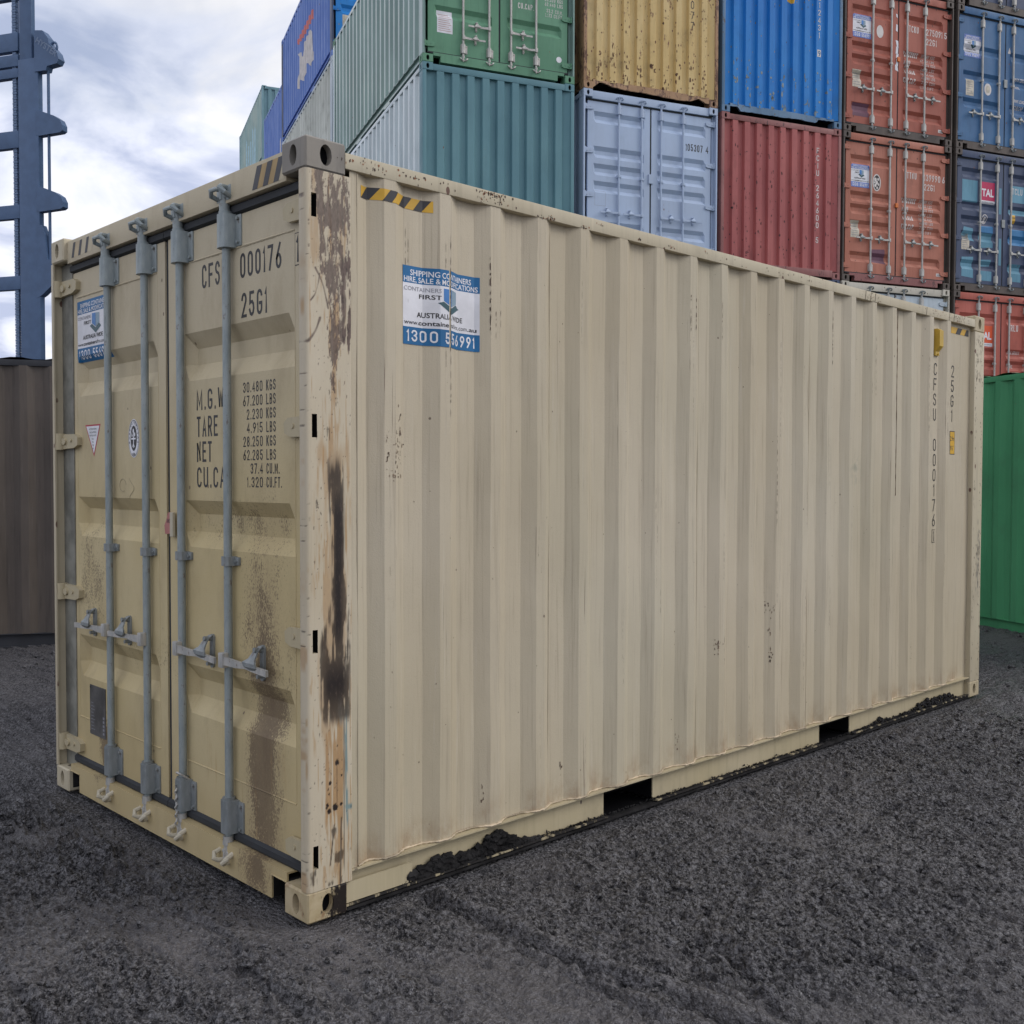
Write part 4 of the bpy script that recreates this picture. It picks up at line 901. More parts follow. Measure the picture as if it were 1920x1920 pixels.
# castings
M_CASTF = paint('rusty_beige_casting', (.46, .39, .25), .75, .5, (.5, .42, .28), 12, (.09, .05, .03), .85, .6, .5)
for x, sx in ((0, 1), (L20, -1)):
    for y, sy in ((0, 1), (W20, -1)):
        for z, sz in ((0, 1), (HB, -1)):
            m = mirror(cached('cast', casting_mesh), sx, sy, sz); mat = M_RAIL if x == 0 else M_CASTF
            if x == 0 and y == 0: mat = M_GREYTOP if z else None
            if mat is None:
                mat = scuff_casting()
            put('corner_casting', m, [mat, M_DARK], BG, (x, y, z))
mb = MB(); q = random.Random(8)
# header, sill
mb = MB(); mb.box(.022, .12, .163, W20-.163, 2.764, 2.878, bev=.004); mb.build('door_header', M_DOOR, BG, True)
mb = MB(); pk = .11
mb.box(.014, .022, .165+pk, W20-.165-pk, .020, .150); mb.box(.014, .022, .165, .165+pk, .112, .150); mb.box(.014, .022, W20-.165-pk, W20-.165, .112, .150); mb.box(.022, .12, .165, W20-.165, .142, .1495)
for y_ in (.165, W20-.165-pk): ml_ = MB(); ml_.box(.024, .26, y_+pk+.001, y_+pk+.005, .02, .112); ml_.box(.024, .26, y_-.005, y_-.001, .02, .112); ml_.box(.024, .26, y_, y_+pk, .113, .117); ml_.build('pocket_liner', M_MUDSHADE, BG)  # liner darkened in colour as shade inside the sill pockets
bead(mb, (.013, .165, .114), (.013, .165+pk, .114), .003); bead(mb, (.013, W20-.165-pk, .114), (.013, W20-.165, .114), .003)
mb.build('door_sill', M_DOOR, BG)
MB().box(.26, .262, .165, W20-.165, .02, .142).build('sill_back', M_DARK, BG)  # black sheet painting the shade at the back of the pockets
# far end
ewp = [(.06, .055)]+[(a, b) for o_ in np.arange(.2, 2.2, .28) for a, b in ((o_-.06, .055), (o_, .01), (o_+.08, .01), (o_+.14, .055))]+[(W20-.06, .055)]
m = corr_wall(ewp, .16, 2.80, 'end_wall'); m.transform(Matrix(((0, -1, 0, L20), (1, 0, 0, 0), (0, 0, 1, 0), (0, 0, 0, 1)))); put('end_wall', m, M_SIDE, BG)
MB().box(5.99, 6.05, .17, W20-.17, 2.79, 2.88, bev=.004).build('end_rail', M_RAIL, BG); MB().box(5.99, 6.05, .17, W20-.17, .03, .16, bev=.004).build('end_rail', M_RAIL, BG)
# doors
BREC = [(2.283, 2.218, 2.148, 2.075), (1.556, 1.496, 1.418, 1.352), (.834, .768, .694, .620)]
XF = .058; DOORS = []
for i, (y0, y1, ya, yb) in enumerate(((.098, 1.203, .165, 1.048), (1.237, 2.300, 1.315, 2.245))):
    d = put('door', leaf_mesh(y0, y1, .190, 2.718, ya, yb, BREC, XF, .042), M_DOOR, BG); DOORS.append(d)
    f_, zz_ = leaf_depth(ya, yb, BREC, XF, .042); d_f = (f_, zz_)
    gm = MB(); 
    for (za, zb, kk) in ((.150, .192, 0), (2.718, 2.764, 1)):
        pr = [(.052+(.010 if kk else .0), za), (.044, za+.010), (.044, zb-.010), (.056, zb), (.085, zb), (.085, za)]
        gm = MB(); gm.prism([(p_[0], p_[1]) for p_ in pr], 1, y0-.028 if i == 0 else y0-.015, y1+.015 if i == 0 else y1+.0)
        gm.build('gasket', M_RUBBER, d, True)
    if i: MB().box(.066, .085, 1.204, 1.236, .193, 2.717).build('gasket', M_RUBBER, d)
    MB().box(.07, .085, *((y0-.03, y0) if i == 0 else (y1, y1+.03)), .193, 2.717).build('gasket', M_RUBBER, d)
    wb = MB(); bead(wb, (XF, ya, 2.588), (XF, yb, 2.588), .0042, seg=60); bead(wb, (XF, ya, .402), (XF, yb, .402), .0035, seg=60)
    for (pa, pb) in (((XF, ya-.003, .402), (XF, ya-.003, 2.588)), ((XF, yb+.003, .402), (XF, yb+.003, 2.588))): bead(wb, pa, pb, .0016, seg=40)
    wb.build('weld_bead', M_DOOR, d)
    for j, yb_ in enumerate((.634, 1.044) if i == 0 else (1.394, 1.804)):
        b = put('locking_bar', cached('barB', lambda: bar_mesh(.115, 2.80)), M_GALV, d, (.032, yb_, 0))
        up = put('bar_guide', cached('guideB', lambda: guide_mesh(.135)), M_GALV, d, (.030, yb_, 2.655)); up.scale = (1.15, 1.15, 1)
        lo = put('bar_guide', cached('guideB', lambda: guide_mesh(.135)), M_GALVD, d, (.030, yb_, .255)); lo.scale = (1.1, 1.1, 1)
        br_ = put('bar_bracket', cached('brk', bracket_mesh), M_GALVD, d, (.030, yb_, 1.312))
        put('cam', cached(('cam', 1), lambda: mirror(cached('cam0', cam_mesh), 1, 1, 1)), M_GALV2, d, (.026, yb_, .118)); put('cam', cached(('cam', -1), lambda: mirror(cached('cam0', cam_mesh), 1, 1, -1)), M_GALV, d, (.026, yb_, 2.785))
        put('cam_keeper', cached(('keep', 1), lambda: mirror(cached('keep0', keeper_mesh), 1, 1, 1)), M_CAMB, BG, (-.010, yb_, .092)); put('cam_keeper', cached(('keep', -1), lambda: mirror(cached('keep0', keeper_mesh), 1, 1, -1)), M_GALV, BG, (-.006, yb_, 2.806))
        sg = -1 if i == 0 else 1
        put('door_handle', cached(('hndB', sg), lambda: handle_mesh(sg, .355)), M_GALV2, d, (.022, yb_, .905)); put('handle_catch', cached(('catB', sg), lambda: catch_mesh(sg)), M_GALVD, d, (.030, yb_+.235*sg, .912))
    for z in NOTCH:
        s_ = 1 if i == 0 else -1; hm = cached(('hinB', s_), lambda: hinge_mesh(s_)); h = put('hinge', hm, M_WEB, d, (.030, .046 if i == 0 else W20-.03, z))
        if i: h.scale = (1.6, 1.35, 1)
    # lettering follows the pressed recesses
    pl = lambda a, b, l, f_=f_: (f_(-a, b)-l, -a, b)
    ca = [-ya, -ya-.04, -yb, -yb+.04]; cb = zz_
    if i == 0:
        p = Print(); T = M_INK
        p.st('CFSU', -.890, 2.460, .100, .212, T); p.st('000176', -.568, 2.460, .100, .312, T); p.st('25G1', -.560, 2.300, .100, .198, T)
        for txt, z in (('M.G.W', 1.945), ('TARE', 1.830), ('NET', 1.722), ('CU.CAP', 1.612)): p.st(txt, -.945, z, .088, {'M.G.W': .238, 'TARE': .185, 'NET': .132, 'CU.CAP': .30}[txt], T)
        rows = ('30.480 KGS', '67.200 LBS', '2.230 KGS', '4.915 LBS', '28.250 KGS', '62.285 LBS', '37.4 CU.M.', '1.320 CU.FT.')
        for k, t_ in enumerate(rows):
            a_, b_ = t_.split(' '); z = 1.997-k*.0545; wr = .028*len(a_.replace('.', ''))+.010; p.st(a_, -.400, z, .042, wr, T, t=.13, al='r'); p.st(b_, -.372, z, .042, {'KGS': .070, 'LBS': .070, 'CU.M.': .095, 'CU.FT.': .112}[b_], T, t=.13)
        p.build('lettering', pl, d, ca, cb)
        p = Print(); p.rect(-.160, 2.452, -.122, 2.575, T, 0); p.rect(-.1575, 2.4555, -.1245, 2.5715, M_DOOR, 1); p.st('1', -.141, 2.464, .099, .018, T, 2, al='c'); p.build('check_digit_mark', pl, d)
    else:
        p = firm_print(.408, .312); p.build('sticker', lambda a, b, l: pl(a-2.238, b+2.252, l), d, [c+2.238 for c in ca], [c-2.252 for c in cb], label='blue and white advertising sticker partly behind a locking bar')
        p = Print(); p.poly([(-2.150, 1.925), (-1.958, 1.925), (-2.042, 1.760)], M_RED, 0); p.poly([(-2.136, 1.917), (-1.972, 1.917), (-2.0425, 1.777)], M_WHITE, 1)
        for k, (t_, w_) in enumerate((('ATTENTION', .09), ('THE SHIPPING', .085), ('MUST BE LOADED', .085), ('ALL', .03), ('IN', .016), ('THE', .024), ('BOX', .022))): p.text(t_, -2.053, 1.898-k*.0165, .0085, w_, M_INK, 2, .0, al='c')
        p.build('warning_sticker', pl, d)
        p = Print(); c = (-1.575, 1.842); p.disc(*c, .060, .092, M_WHITE, 0); p.ring(*c, .056, .087, .003, M_INK, 1); p.disc(*c, .034, .060, M_INK, 1)
        for k, ch in enumerate('BUREAU VERITAS'):
            t = math.pi*(1.08-k/13*1.16); v, f = text_mesh(ch, .01)
            if len(v):
                v = v.copy()*.013; v[:, 0] -= v[:, 0].mean(); th = t-math.pi/2; x = v[:, 0]*math.cos(th)-v[:, 1]*math.sin(th)+c[0]+.042*math.cos(t); y = v[:, 0]*math.sin(th)+v[:, 1]*math.cos(th)+c[1]+.070*math.sin(t); p.L.append((list(zip(x, y)), f, M_INK, 2))
        p.text('1828', c[0], c[1]-.081, .012, .03, M_INK, 2, .01, al='c'); p.rect(c[0]-.004, c[1]-.045, c[0]+.004, c[1]+.045, M_WHITE, 2); p.rect(c[0]-.024, c[1]-.006, c[0]+.024, c[1]+.002, M_WHITE, 3)
        p.disc(c[0], c[1]+.035, .008, .011, M_WHITE, 3); p.disc(c[0]+.014, c[1]+.018, .007, .010, M_WHITE, 3); p.poly([(c[0]-.016, c[1]-.045), (c[0], c[1]-.02), (c[0]+.016, c[1]-.045), (c[0], c[1]-.034)], M_WHITE, 3); p.poly([(c[0]-.02, c[1]+.03), (c[0]-.008, c[1]+.01), (c[0]-.02, c[1]+.006)], M_WHITE, 3)
        p.build('class_emblem', pl, d)
        mb = MB(); mb.box(XF-.004, XF-.0008, 1.925, 2.118, .332, .588, bev=.001)
        for z in (.345, .46, .575): mb.tube([(XF-.004, 2.111, z), (XF-.006, 2.111, z)], .004, 6)
        mb.build('data_plate', M_DPLATE, d)
        p = Print()
        for k in range(9): p.rect(-2.10, .36+k*.017, -2.05-.01*(k % 3), .363+k*.017, M_GREY, 0)
        for k in range(5): p.rect(-1.955, .35+k*.02, -1.935, .362+k*.02, M_GREY, 0)
        p.build('plate_print', lambda a, b, l: (XF-.0045-l, -a, b), d)
        # faint scrawl
        th = np.linspace(0, 5.2, 22); pts = [(XF-.001, 1.70-.0*t-.035*math.cos(t), 1.618+.030*math.sin(t)) for t in th]; pts2 = [(XF-.001, 1.60+.024*math.cos(t*1.3), 1.60+.05-.1*k/21) for k, t in enumerate(th)]
        MB().tube(pts, .0009, 4).tube(pts2, .0009, 4).build('scrawl', flat('faint_chalk_line', (.30, .26, .18)), d)
# torn red seal tag hanging at the door gap
mb = MB(); P_ = [(-1.225, 1.44), (-1.218, 1.400), (-1.158, 1.405), (-1.150, 1.47), (-1.165, 1.502), (-1.19, 1.497), (-1.205, 1.465)]
mb.prism([(-a, b) for a, b in P_], 0, .040, .044); mb.build('seal_tag', M_PINK, DOORS[0]); p = Print(); p.text('SHED', -1.20, 1.452, .018, .042, M_INK, 0, .01); p.build('tag_print', lambda a, b, l: (.040-l, -a, b), DOORS[0])
MB().box(.036, .05, 1.135, 1.165, 1.39, 1.50, bev=.003).build('seal_bracket', M_CAMB, DOORS[0])
# twisted wire tied round the third bar
tw = [(.032+.026*math.cos(t)*1.0, 1.044+.028*math.sin(t)+.004*math.sin(t*3), .335-.02*math.cos(t*1.0)) for t in np.linspace(0, 2*math.pi, 16)]; tw2 = [(-.004+.004*math.sin(k*1.9), 1.040+.005*math.cos(k*1.9), .30-k*.0105) for k in range(18)]
MB().tube(tw, .0045, 6, cap=False).tube(tw2, .0045, 6).build('tie_wire', M_GALV2, DOORS[0], True)
# hazard bands on header
M_HAZ2 = flat('sun_bleached_orange', (.42, .29, .13)); M_HAZB = flat('bleached_black', (.075, .075, .08)); p = Print(); HZ = lambda a, b, l: (.022-l, -a, b)
for k in range(3): a = -.408+k*.078; p.poly([(a, 2.775), (a+.038, 2.775), (a+.075, 2.862), (a+.037, 2.862)], M_HAZB, 1); p.poly([(a+.038, 2.775), (a+.078, 2.775), (a+.115, 2.862), (a+.075, 2.862)], M_HAZ2 if k < 2 else M_DOOR, 0)
p.build('hazard_stripes', HZ, BG); p = Print()
for k in range(3): a = -2.215+k*.085; p.poly([(a, 2.785), (a+.030, 2.785), (a+.055, 2.860), (a+.025, 2.860)], M_BLK, 1); p.poly([(a+.030, 2.785), (a+.085, 2.785), (a+.110, 2.860), (a+.055, 2.860)], M_HAZOLD if k < 1 else M_DOOR, 0)
p.build('hazard_stripes', lambda a, b, l: (.022-l, -a, b), BG)
# side print -------------------------------------------------------------
sp_ = lambda a, b, l: (a, prof(a)+wob(a, b)-l-.0008, b)
p = firm_print(.404, .312); p.build('sticker', lambda a, b, l: sp_(a+.470, b+2.188, l), BG, [f-.470 for f in folds]+[.214, .2255], skip=lambda a, b: .214 < a < .2255, label='blue and white advertising sticker torn along a fold')
p = Print(); stripes(p, .262, 2.722, .350, .046, 4, up=False); p.build('hazard_stripes', sp_, BG, folds)
p = Print(); stripes(p, 5.545, 2.735, .30, .046, 2, up=True); p.build('hazard_stripes', sp_, BG, folds)
p = Print(); p.svt('CFSU 000176', 5.294, 2.495, .088, .046, .1085, M_INK); p.rect(5.270, 1.205, 5.316, 1.300, M_INK, 0); p.rect(5.2735, 1.2090, 5.3125, 1.2960, M_SIDE, 1); p.st('1', 5.294, 1.214, .078, .014, M_INK, 2, al='c'); p.build('lettering', sp_, BG, folds)
p = Print(); p.svt('25G1', 5.582, 2.500, .088, .046, .1085, M_INK); p.build('lettering', sp_, BG, folds)
p = Print(); p.rect(5.555, 1.845, 5.640, 2.018, M_BLK, 0); p.rect(5.560, 1.850, 5.634, 2.012, M_YEL, 1); p.text('2.9m', 5.562, 1.945, .036, .066, M_BLK, 2, .01); p.text('9\'6"', 5.562, 1.875, .036, .055, M_BLK, 2, .01); p.build('height_sticker', sp_, BG, folds)
# yellow vent housing on the side
mb = MB(); mb.prism([(.036, 2.735), (.014, 2.735), (-.006, 2.722), (-.006, 2.61), (.024, 2.575), (.024, 2.545), (.036, 2.545)], 0, 5.262, 5.322)
mb.tube([(5.30, .022, 2.555), (5.30, .016, 2.555)], .007, 8); mb.build('vent_housing', M_YELB, BG)
M_SCUFF = flat('brown_scuff', (.20, .145, .10), .7, var=.4)
# paint loss: jagged chips laid on the folds ------------------------------------
q = random.Random(21); pr_ = Print()
def chip(a, b, w_, h_, m=None, n=9, lay=0):
    pts = []
    for i in range(n):
        t = 2*math.pi*i/n+q.uniform(-.2, .2); r = q.uniform(.45, 1.0); pts.append((a+w_*.5*r*math.cos(t), b+h_*.5*r*math.sin(t)))
    pr_.poly(pts, m or M_CHIP, lay)
def streak(a, b0, b1, w_, m=None):
    z = b0
    while z < b1: h_ = q.uniform(.01, .05); chip(a+q.uniform(-.001, .001), z+h_/2, w_*q.uniform(.5, 1.4), h_*1.3, m, 7); z += h_*q.uniform(.9, 1.8)
ofl = [P0+k_*PP for k_ in range(NO)]
streak(ofl[2]-.003, 2.28, 2.58, .006); streak(ofl[2]+.058, 2.30, 2.50, .004); streak(ofl[2]+.03, 2.24, 2.36, .003); streak(ofl[1]+.056, 1.90, 2.62, .0035); streak(ofl[1]+.03, 2.1, 2.62, .002)
streak(.487, 2.45, 2.62, .002); streak(.50, 2.35, 2.6, .0016); streak(ofl[8]+.005, 2.4, 2.62, .003); streak(ofl[12]+.05, 2.36, 2.66, .007); streak(ofl[7]+.006, 2.42, 2.60, .005); streak(ofl[7]+.052, 2.43, 2.60, .005); streak(ofl[7]+.03, 2.0, 2.4, .0015)
streak(ofl[10]+.03, 1.9, 2.45, .002); streak(ofl[10]+.0, 1.4, 1.9, .003); streak(ofl[17], 2.0, 2.5, .002); streak(ofl[14]+.05, 2.2, 2.6, .003)
for k_, (a_, z0_, z1_) in enumerate([(q.choice(ofl)+q.uniform(0, .055), 0, 0) for _ in range(46)]): z0_ = q.uniform(.2, 2.5); streak(a_, z0_, z0_+q.uniform(.04, .3), q.uniform(.0008, .002))
# patches seen on the panel
for (a, b, w_, h_, n_) in ((.372, 1.76, .022, .13, 14), (.430, 1.76, .05, .14, 34), (.447, 1.86, .02, .10, 16), (.410, 1.665, .04, .03, 9), (2.60, .755, .045, .07, 20), (3.135, .655, .022, .10, 16), (3.13, .92, .05, .06, 12), (3.13, .80, .02, .1, 8), (1.395, .33, .02, .06, 6), (.886, .30, .012, .10, 8), (4.9, .47, .02, .1, 7), (2.27, .30, .02, .06, 7), (4.35, .62, .02, .05, 6)):
    for _ in range(n_): chip(a+q.gauss(0, w_*.30), b+q.gauss(0, h_*.32), q.uniform(.002, .010), q.uniform(.004, .022), M_SCUFF if q.random() < .7 else M_CHIP)
for _ in range(150): chip(q.uniform(.24, 5.8), q.uniform(.2, 2.75), q.uniform(.002, .006), q.uniform(.003, .012), n=6)
o = pr_.build('paint_chips', sp_, BG, folds); o['kind'] = 'stuff'
# chips and rust on the top rail
pr_ = Print()
for (a, b, w_, h_, n_) in ((.93, 2.852, .12, .010, 46), (.95, 2.835, .10, .03, 26), (.86, 2.82, .03, .02, 10), (1.27, 2.812, .10, .014, 26), (1.5, 2.81, .03, .02, 14), (1.62, 2.845, .04, .012, 6), (1.9, 2.825, .02, .012, 8), (2.16, 2.822, .04, .012, 12), (2.45, 2.84, .02, .012, 4), (.30, 2.84, .2, .03, 26), (.55, 2.835, .16, .025, 20), (2.9, 2.83, .5, .03, 14), (3.5, 2.835, .5, .03, 16), (4.2, 2.83, .2, .04, 22), (4.35, 2.82, .03, .045, 10), (5.2, 2.84, .3, .04, 26), (5.6, 2.835, .2, .045, 60)):
    for _ in range(n_): chip(a+q.gauss(0, w_*.4), min(2.864, max(2.808, b+q.gauss(0, h_*.4))), q.uniform(.003, .012), q.uniform(.003, .016), M_CHIP if q.random() < .75 else M_RUSTO)
for a in (4.17, 4.24, 4.30, 5.05, 5.42, 5.5): pr_.poly([(a, 2.808), (a+.006, 2.808), (a+.016, 2.862), (a+.010, 2.862)], M_CHIP, 0)
o = pr_.build('rail_paint_chips', lambda a, b, l: (a, -.0002-l, b), BG); o['kind'] = 'stuff'
# far post chips
pr_ = Print()
for _ in range(120): chip(q.choice((q.uniform(5.90, 5.93), q.uniform(6.0, 6.045), q.uniform(5.9, 6.04))), q.uniform(.15, 2.75), q.uniform(.003, .010), q.uniform(.006, .04))
for _ in range(70): chip(q.gauss(6.0, .02), q.gauss(1.05, .12), q.uniform(.004, .012), q.uniform(.02, .07), M_GREYTOP)
for _ in range(40): chip(q.gauss(5.97, .03), q.uniform(2.4, 2.75), q.uniform(.003, .010), q.uniform(.01, .05))
o = pr_.build('post_paint_chips', lambda a, b, l: (a, -.0002-l, b), BG); o['kind'] = 'stuff'
# ============================================================ the stack rows behind
YR, DZ = -.3845, -.04
tv = Vector((math.cos(YR), math.sin(YR), 0)); nv = Vector((-math.sin(YR), math.cos(YR), 0)); RZ = YR+math.pi/2
def stack_loc(left, tier, H=HS): p_ = Vector((left[0], left[1], 0))+tv*W20; return (p_.x, p_.y, DZ+tier*H)
CA, CB_, CC_, CD, CE = (7.593, 8.6826), (10.0348, 7.7447), (12.4143, 6.8405), (14.7059, 5.9036), (17.036, 4.9469)
def pm(name, c, **k): return paint(name, c, **k)
G_TEAL = pm('teal_paint', (0.106, 0.224, 0.263), rust=.02, dirt=.10, fade=(0.134, 0.269, 0.302), seed=20, chip=.05, streak=.12)
G_PALE = pm('pale_grey_side', (0.462, 0.539, 0.55), rust=.05, dirt=.1, seed=22, chip=.1, rough=.22, spec=.6)
G_GREEN = pm('green_paint', (0.106, 0.25, 0.156), rust=0.22, dirt=0.35, fade=(0.15, 0.325, 0.206), seed=23, chip=.2); G_GSIDE = pm('grey_green_side', (.17, .27, .235), rust=.1, dirt=.1, seed=24, chip=.1, rough=.20, spec=.6)
G_LILAC = pm('lilac_grey_paint', (.385, .465, .60), rust=.02, dirt=.12, fade=(0.426, 0.525, 0.688), seed=25, chip=.05, streak=.1)
G_YEL = pm('mustard_paint', (0.594, 0.429, 0.181), rust=0.68, dirt=0.4, fade=(0.66, 0.507, 0.254), seed=26, rustc=(.12, .06, .035), chip=0.9); G_YFR = pm('rusty_mustard_frame', (.32, .19, .10), rust=.95, dirt=.5, seed=27, rustc=(.09, .05, .035), chip=.9)
G_BLUE = pm('azure_paint', (0.015, 0.178, 0.528), rust=0.32, dirt=0.3, fade=(0.024, 0.218, 0.576), seed=28, rustc=(.13, .12, .09), chip=0.75); G_BFR = pm('worn_azure_frame', (.09, .17, .27), rust=.75, dirt=.55, seed=29, rustc=(.07, .06, .05), chip=.8)
G_RED = pm('brick_red_paint', (0.352, 0.098, 0.095), rust=0.42, dirt=0.3, fade=(0.42, 0.124, 0.115), seed=30, rustc=(.05, .025, .025), chip=0.95); G_RFR = pm('worn_red_frame', (0.247, 0.098, 0.091), rust=.7, dirt=.5, seed=31, rustc=(.05, .03, .03), chip=.8)
G_ORG = pm('terracotta_paint', (.40, .145, .095), rust=0.3, dirt=0.4, fade=(.45, .175, .12), seed=32, rustc=(.06, .03, .025), chip=.3); G_BRN = pm('oxide_red_paint', (0.329, 0.094, 0.065), rust=0.35, dirt=0.45, fade=(0.392, 0.119, 0.081), seed=33, rustc=(.06, .03, .025), chip=.4)
G_DFR = pm('grimy_dark_frame', (.075, .062, .055), rust=.6, dirt=.6, fade=(.12, .095, .08), seed=34, rustc=(.04, .025, .02), chip=.6)
G_NAVY = pm('steel_blue_paint', (0.046, 0.124, 0.26), rust=0.25, dirt=0.45, fade=(0.065, 0.169, 0.325), seed=35, chip=.3); G_SLATE = pm('slate_blue_paint', (0.058, 0.078, 0.137), rust=.15, dirt=.3, fade=(0.085, 0.111, 0.182), seed=36, chip=.3)
G_WHT = pm('pale_blue_white_paint', (.42, .48, .52), rust=.2, dirt=.3, seed=37, chip=.5); G_WFR = pm('stained_white_frame', (.46, .43, .36), rust=.6, dirt=.5, seed=38, rustc=(.08, .05, .03), chip=.8)
G_RED2 = pm('dull_red_paint', (0.378, 0.091, 0.063), rust=.2, dirt=0.4, seed=39, rustc=(.06, .03, .025), chip=.35)
G_BL5 = pm('hazed_royal_blue', (0.106, 0.2, 0.525), rust=.05, dirt=.1, fade=(0.163, 0.263, 0.6), seed=40, chip=.1); G_WH4 = pm('streaked_white_paint', (.50, .52, .46), rust=.3, dirt=.45, seed=41, rustc=(.25, .22, .14), chip=.3)  # royal blue lightened in colour to carry the haze
G_TL6 = pm('hazed_turquoise_paint', (.30, .45, .43), rust=.35, dirt=.2, fade=(.42, .52, .46), seed=42, rustc=(.42, .36, .24), chip=.3); G_TL6E = pm('grey_turquoise_paint', (.15, .27, .30), rust=.03, dirt=.1, seed=43, chip=.05)  # distance haze put into the turquoise as a paler base colour
G_PATCH = pm('turquoise_touch_up', (.10, .25, .34), rust=.05, dirt=.15, seed=44, chip=.1); G_PATCH2 = pm('bright_blue_touch_up', (.03, .16, .34), rust=.05, dirt=.15, seed=45, chip=.1); G_PATCHP = pm('purple_red_touch_up', (.14, .06, .09), rust=.05, dirt=.2, seed=46, chip=.1)
DARKC = dict(body=G_DFR)
def stack(left, tier, label, C, **k): return container(label, stack_loc(left, tier), RZ, C, **k)
# column A
tA, _ = stack(CA, 2, 'teal container with a plain ribbed end wall, directly beneath the green-doored one', dict(body=G_PALE, end=G_TEAL, frame=G_PALE, cast=G_TEAL, rail=G_TEAL, post=G_TEAL), end='blank')
tG, dG = stack(CA, 3, 'green container with closed doors and a square white plate, on top of the teal one', dict(body=G_GSIDE, end=G_GREEN, frame=G_GSIDE, header=G_GREEN, sill=G_GREEN, cast=G_GREEN, stag=1, cam=M_GALV2), rec=[2.30, 1.62, .86], handles=(.42, .62, .62, .43))
# column B
tL, dL = stack(CB_, 2, 'pale lilac container with closed doors, below the mustard one', dict(body=G_LILAC, frame=G_LILAC, cam=G_LILAC), rec=[2.28, 1.74, 1.47, 1.20, .58], gearmat=G_LILAC, handles=(.72,)*4)
tY, _ = stack(CB_, 3, 'mustard yellow container end with rusty bent lower rail, on the lilac one', dict(body=G_YFR, end=G_YEL, frame=G_YFR), end='blank')
# column C
tR, _ = stack(CC_, 2, 'brick red ribbed container end lettered in white, below the bright blue one', dict(body=G_RED, end=G_RED, frame=G_RFR), end='blank')
tB, _ = stack(CC_, 3, 'azure blue ribbed container end with a white upright number, above the brick red one', dict(body=G_BLUE, end=G_BLUE, frame=G_BFR), end='blank')
# column D
tW, dW = stack(CD, 1, 'pale bluish white container whose stained door header shows just over the beige roof', dict(body=G_WHT, frame=G_WFR), rec=STD_REC)
tO, dO = stack(CD, 2, 'terracotta orange container with closed doors, third from the ground in its column', dict(body=G_ORG, frame=G_DFR, header=G_ORG, sill=G_RFR))
tK, dK = stack(CD, 3, 'oxide red container with torn white tape down its door gap, above the terracotta one', dict(body=G_BRN, frame=G_DFR, header=G_BRN))
tK5, _ = stack(CD, 4, 'dark brown container cut by the top edge of the picture, above the oxide red one', dict(body=G_BRN, frame=G_DFR))
# column E
tE2, dE2 = stack(CE, 1, 'dull red container with an orange panel on its doors, behind the green container at right', dict(body=G_RED2, frame=G_DFR, header=G_RED2))
tE3, dE3 = stack(CE, 2, 'slate blue container with turquoise paint patches and a magenta panel, at the right edge', dict(body=G_SLATE, frame=G_DFR, header=G_SLATE), rec=[2.28, 1.68, 1.41, 1.13, .60])
tE4, dE4 = stack(CE, 3, 'steel blue container with a white poster on its door, above the slate blue one', dict(body=G_NAVY, frame=G_DFR, header=G_NAVY), rec=[1.93, 1.45, .96], handles=(.68,)*4)
tE5, _ = stack(CE, 4, 'dark grey container at the top right corner, only its door sill in view', dict(body=G_SLATE, frame=G_DFR))
# lower tiers and the ranks behind the first
PL = {'brown': dict(body=G_BRN), 'slate': dict(body=G_SLATE), 'green': dict(body=G_GREEN), 'white': dict(body=G_WHT), 'red': dict(body=G_RED)}
def under(col, tier, kind, label): return container(label, stack_loc(col, tier), RZ, PL[kind], end='blank', group='stacked containers hidden at the foot of the stacks')
HID = 'container in the lower tiers of the stacks, hidden behind the containers in front'
for col, tiers in ((CA, (0, 1)), (CB_, (0, 1)), (CC_, (0, 1)), (CD, (0,)), (CE, (0,))):
    for t_ in tiers: under(col, t_, ('brown', 'slate', 'green')[t_ % 3], HID)
ROW2 = (10.2157, 14.8476); A3 = Vector((CA[0], CA[1], 0))+tv*.60+nv*12.86; ROW3 = (A3.x, A3.y); ROW4 = (17.281, 29.538)
for col, n_ in ((ROW2, 3), (ROW3, 4), (ROW4, 5)):
    for t_ in range(n_): under(col, t_, ('green', 'slate', 'brown', 'red', 'white')[t_], HID)
t4, _ = container('streaked off-white container seen side on beneath the royal blue one, left of the green side', stack_loc(ROW2, 3), RZ, dict(body=G_WH4, frame=G_WHT), end='blank', group='stacked shipping containers')
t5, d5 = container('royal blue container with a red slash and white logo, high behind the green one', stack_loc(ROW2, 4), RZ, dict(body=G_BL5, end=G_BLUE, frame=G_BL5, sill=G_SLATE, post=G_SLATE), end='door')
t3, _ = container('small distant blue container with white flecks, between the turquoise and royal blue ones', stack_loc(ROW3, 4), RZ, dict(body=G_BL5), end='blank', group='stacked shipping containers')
t6, _ = container('farthest container, haze-paled turquoise with peeling side, topmost of the back stack', stack_loc(ROW4, 5), RZ, dict(body=G_TL6, end=G_TL6E, frame=G_TL6E), end='blank', group='stacked shipping containers')

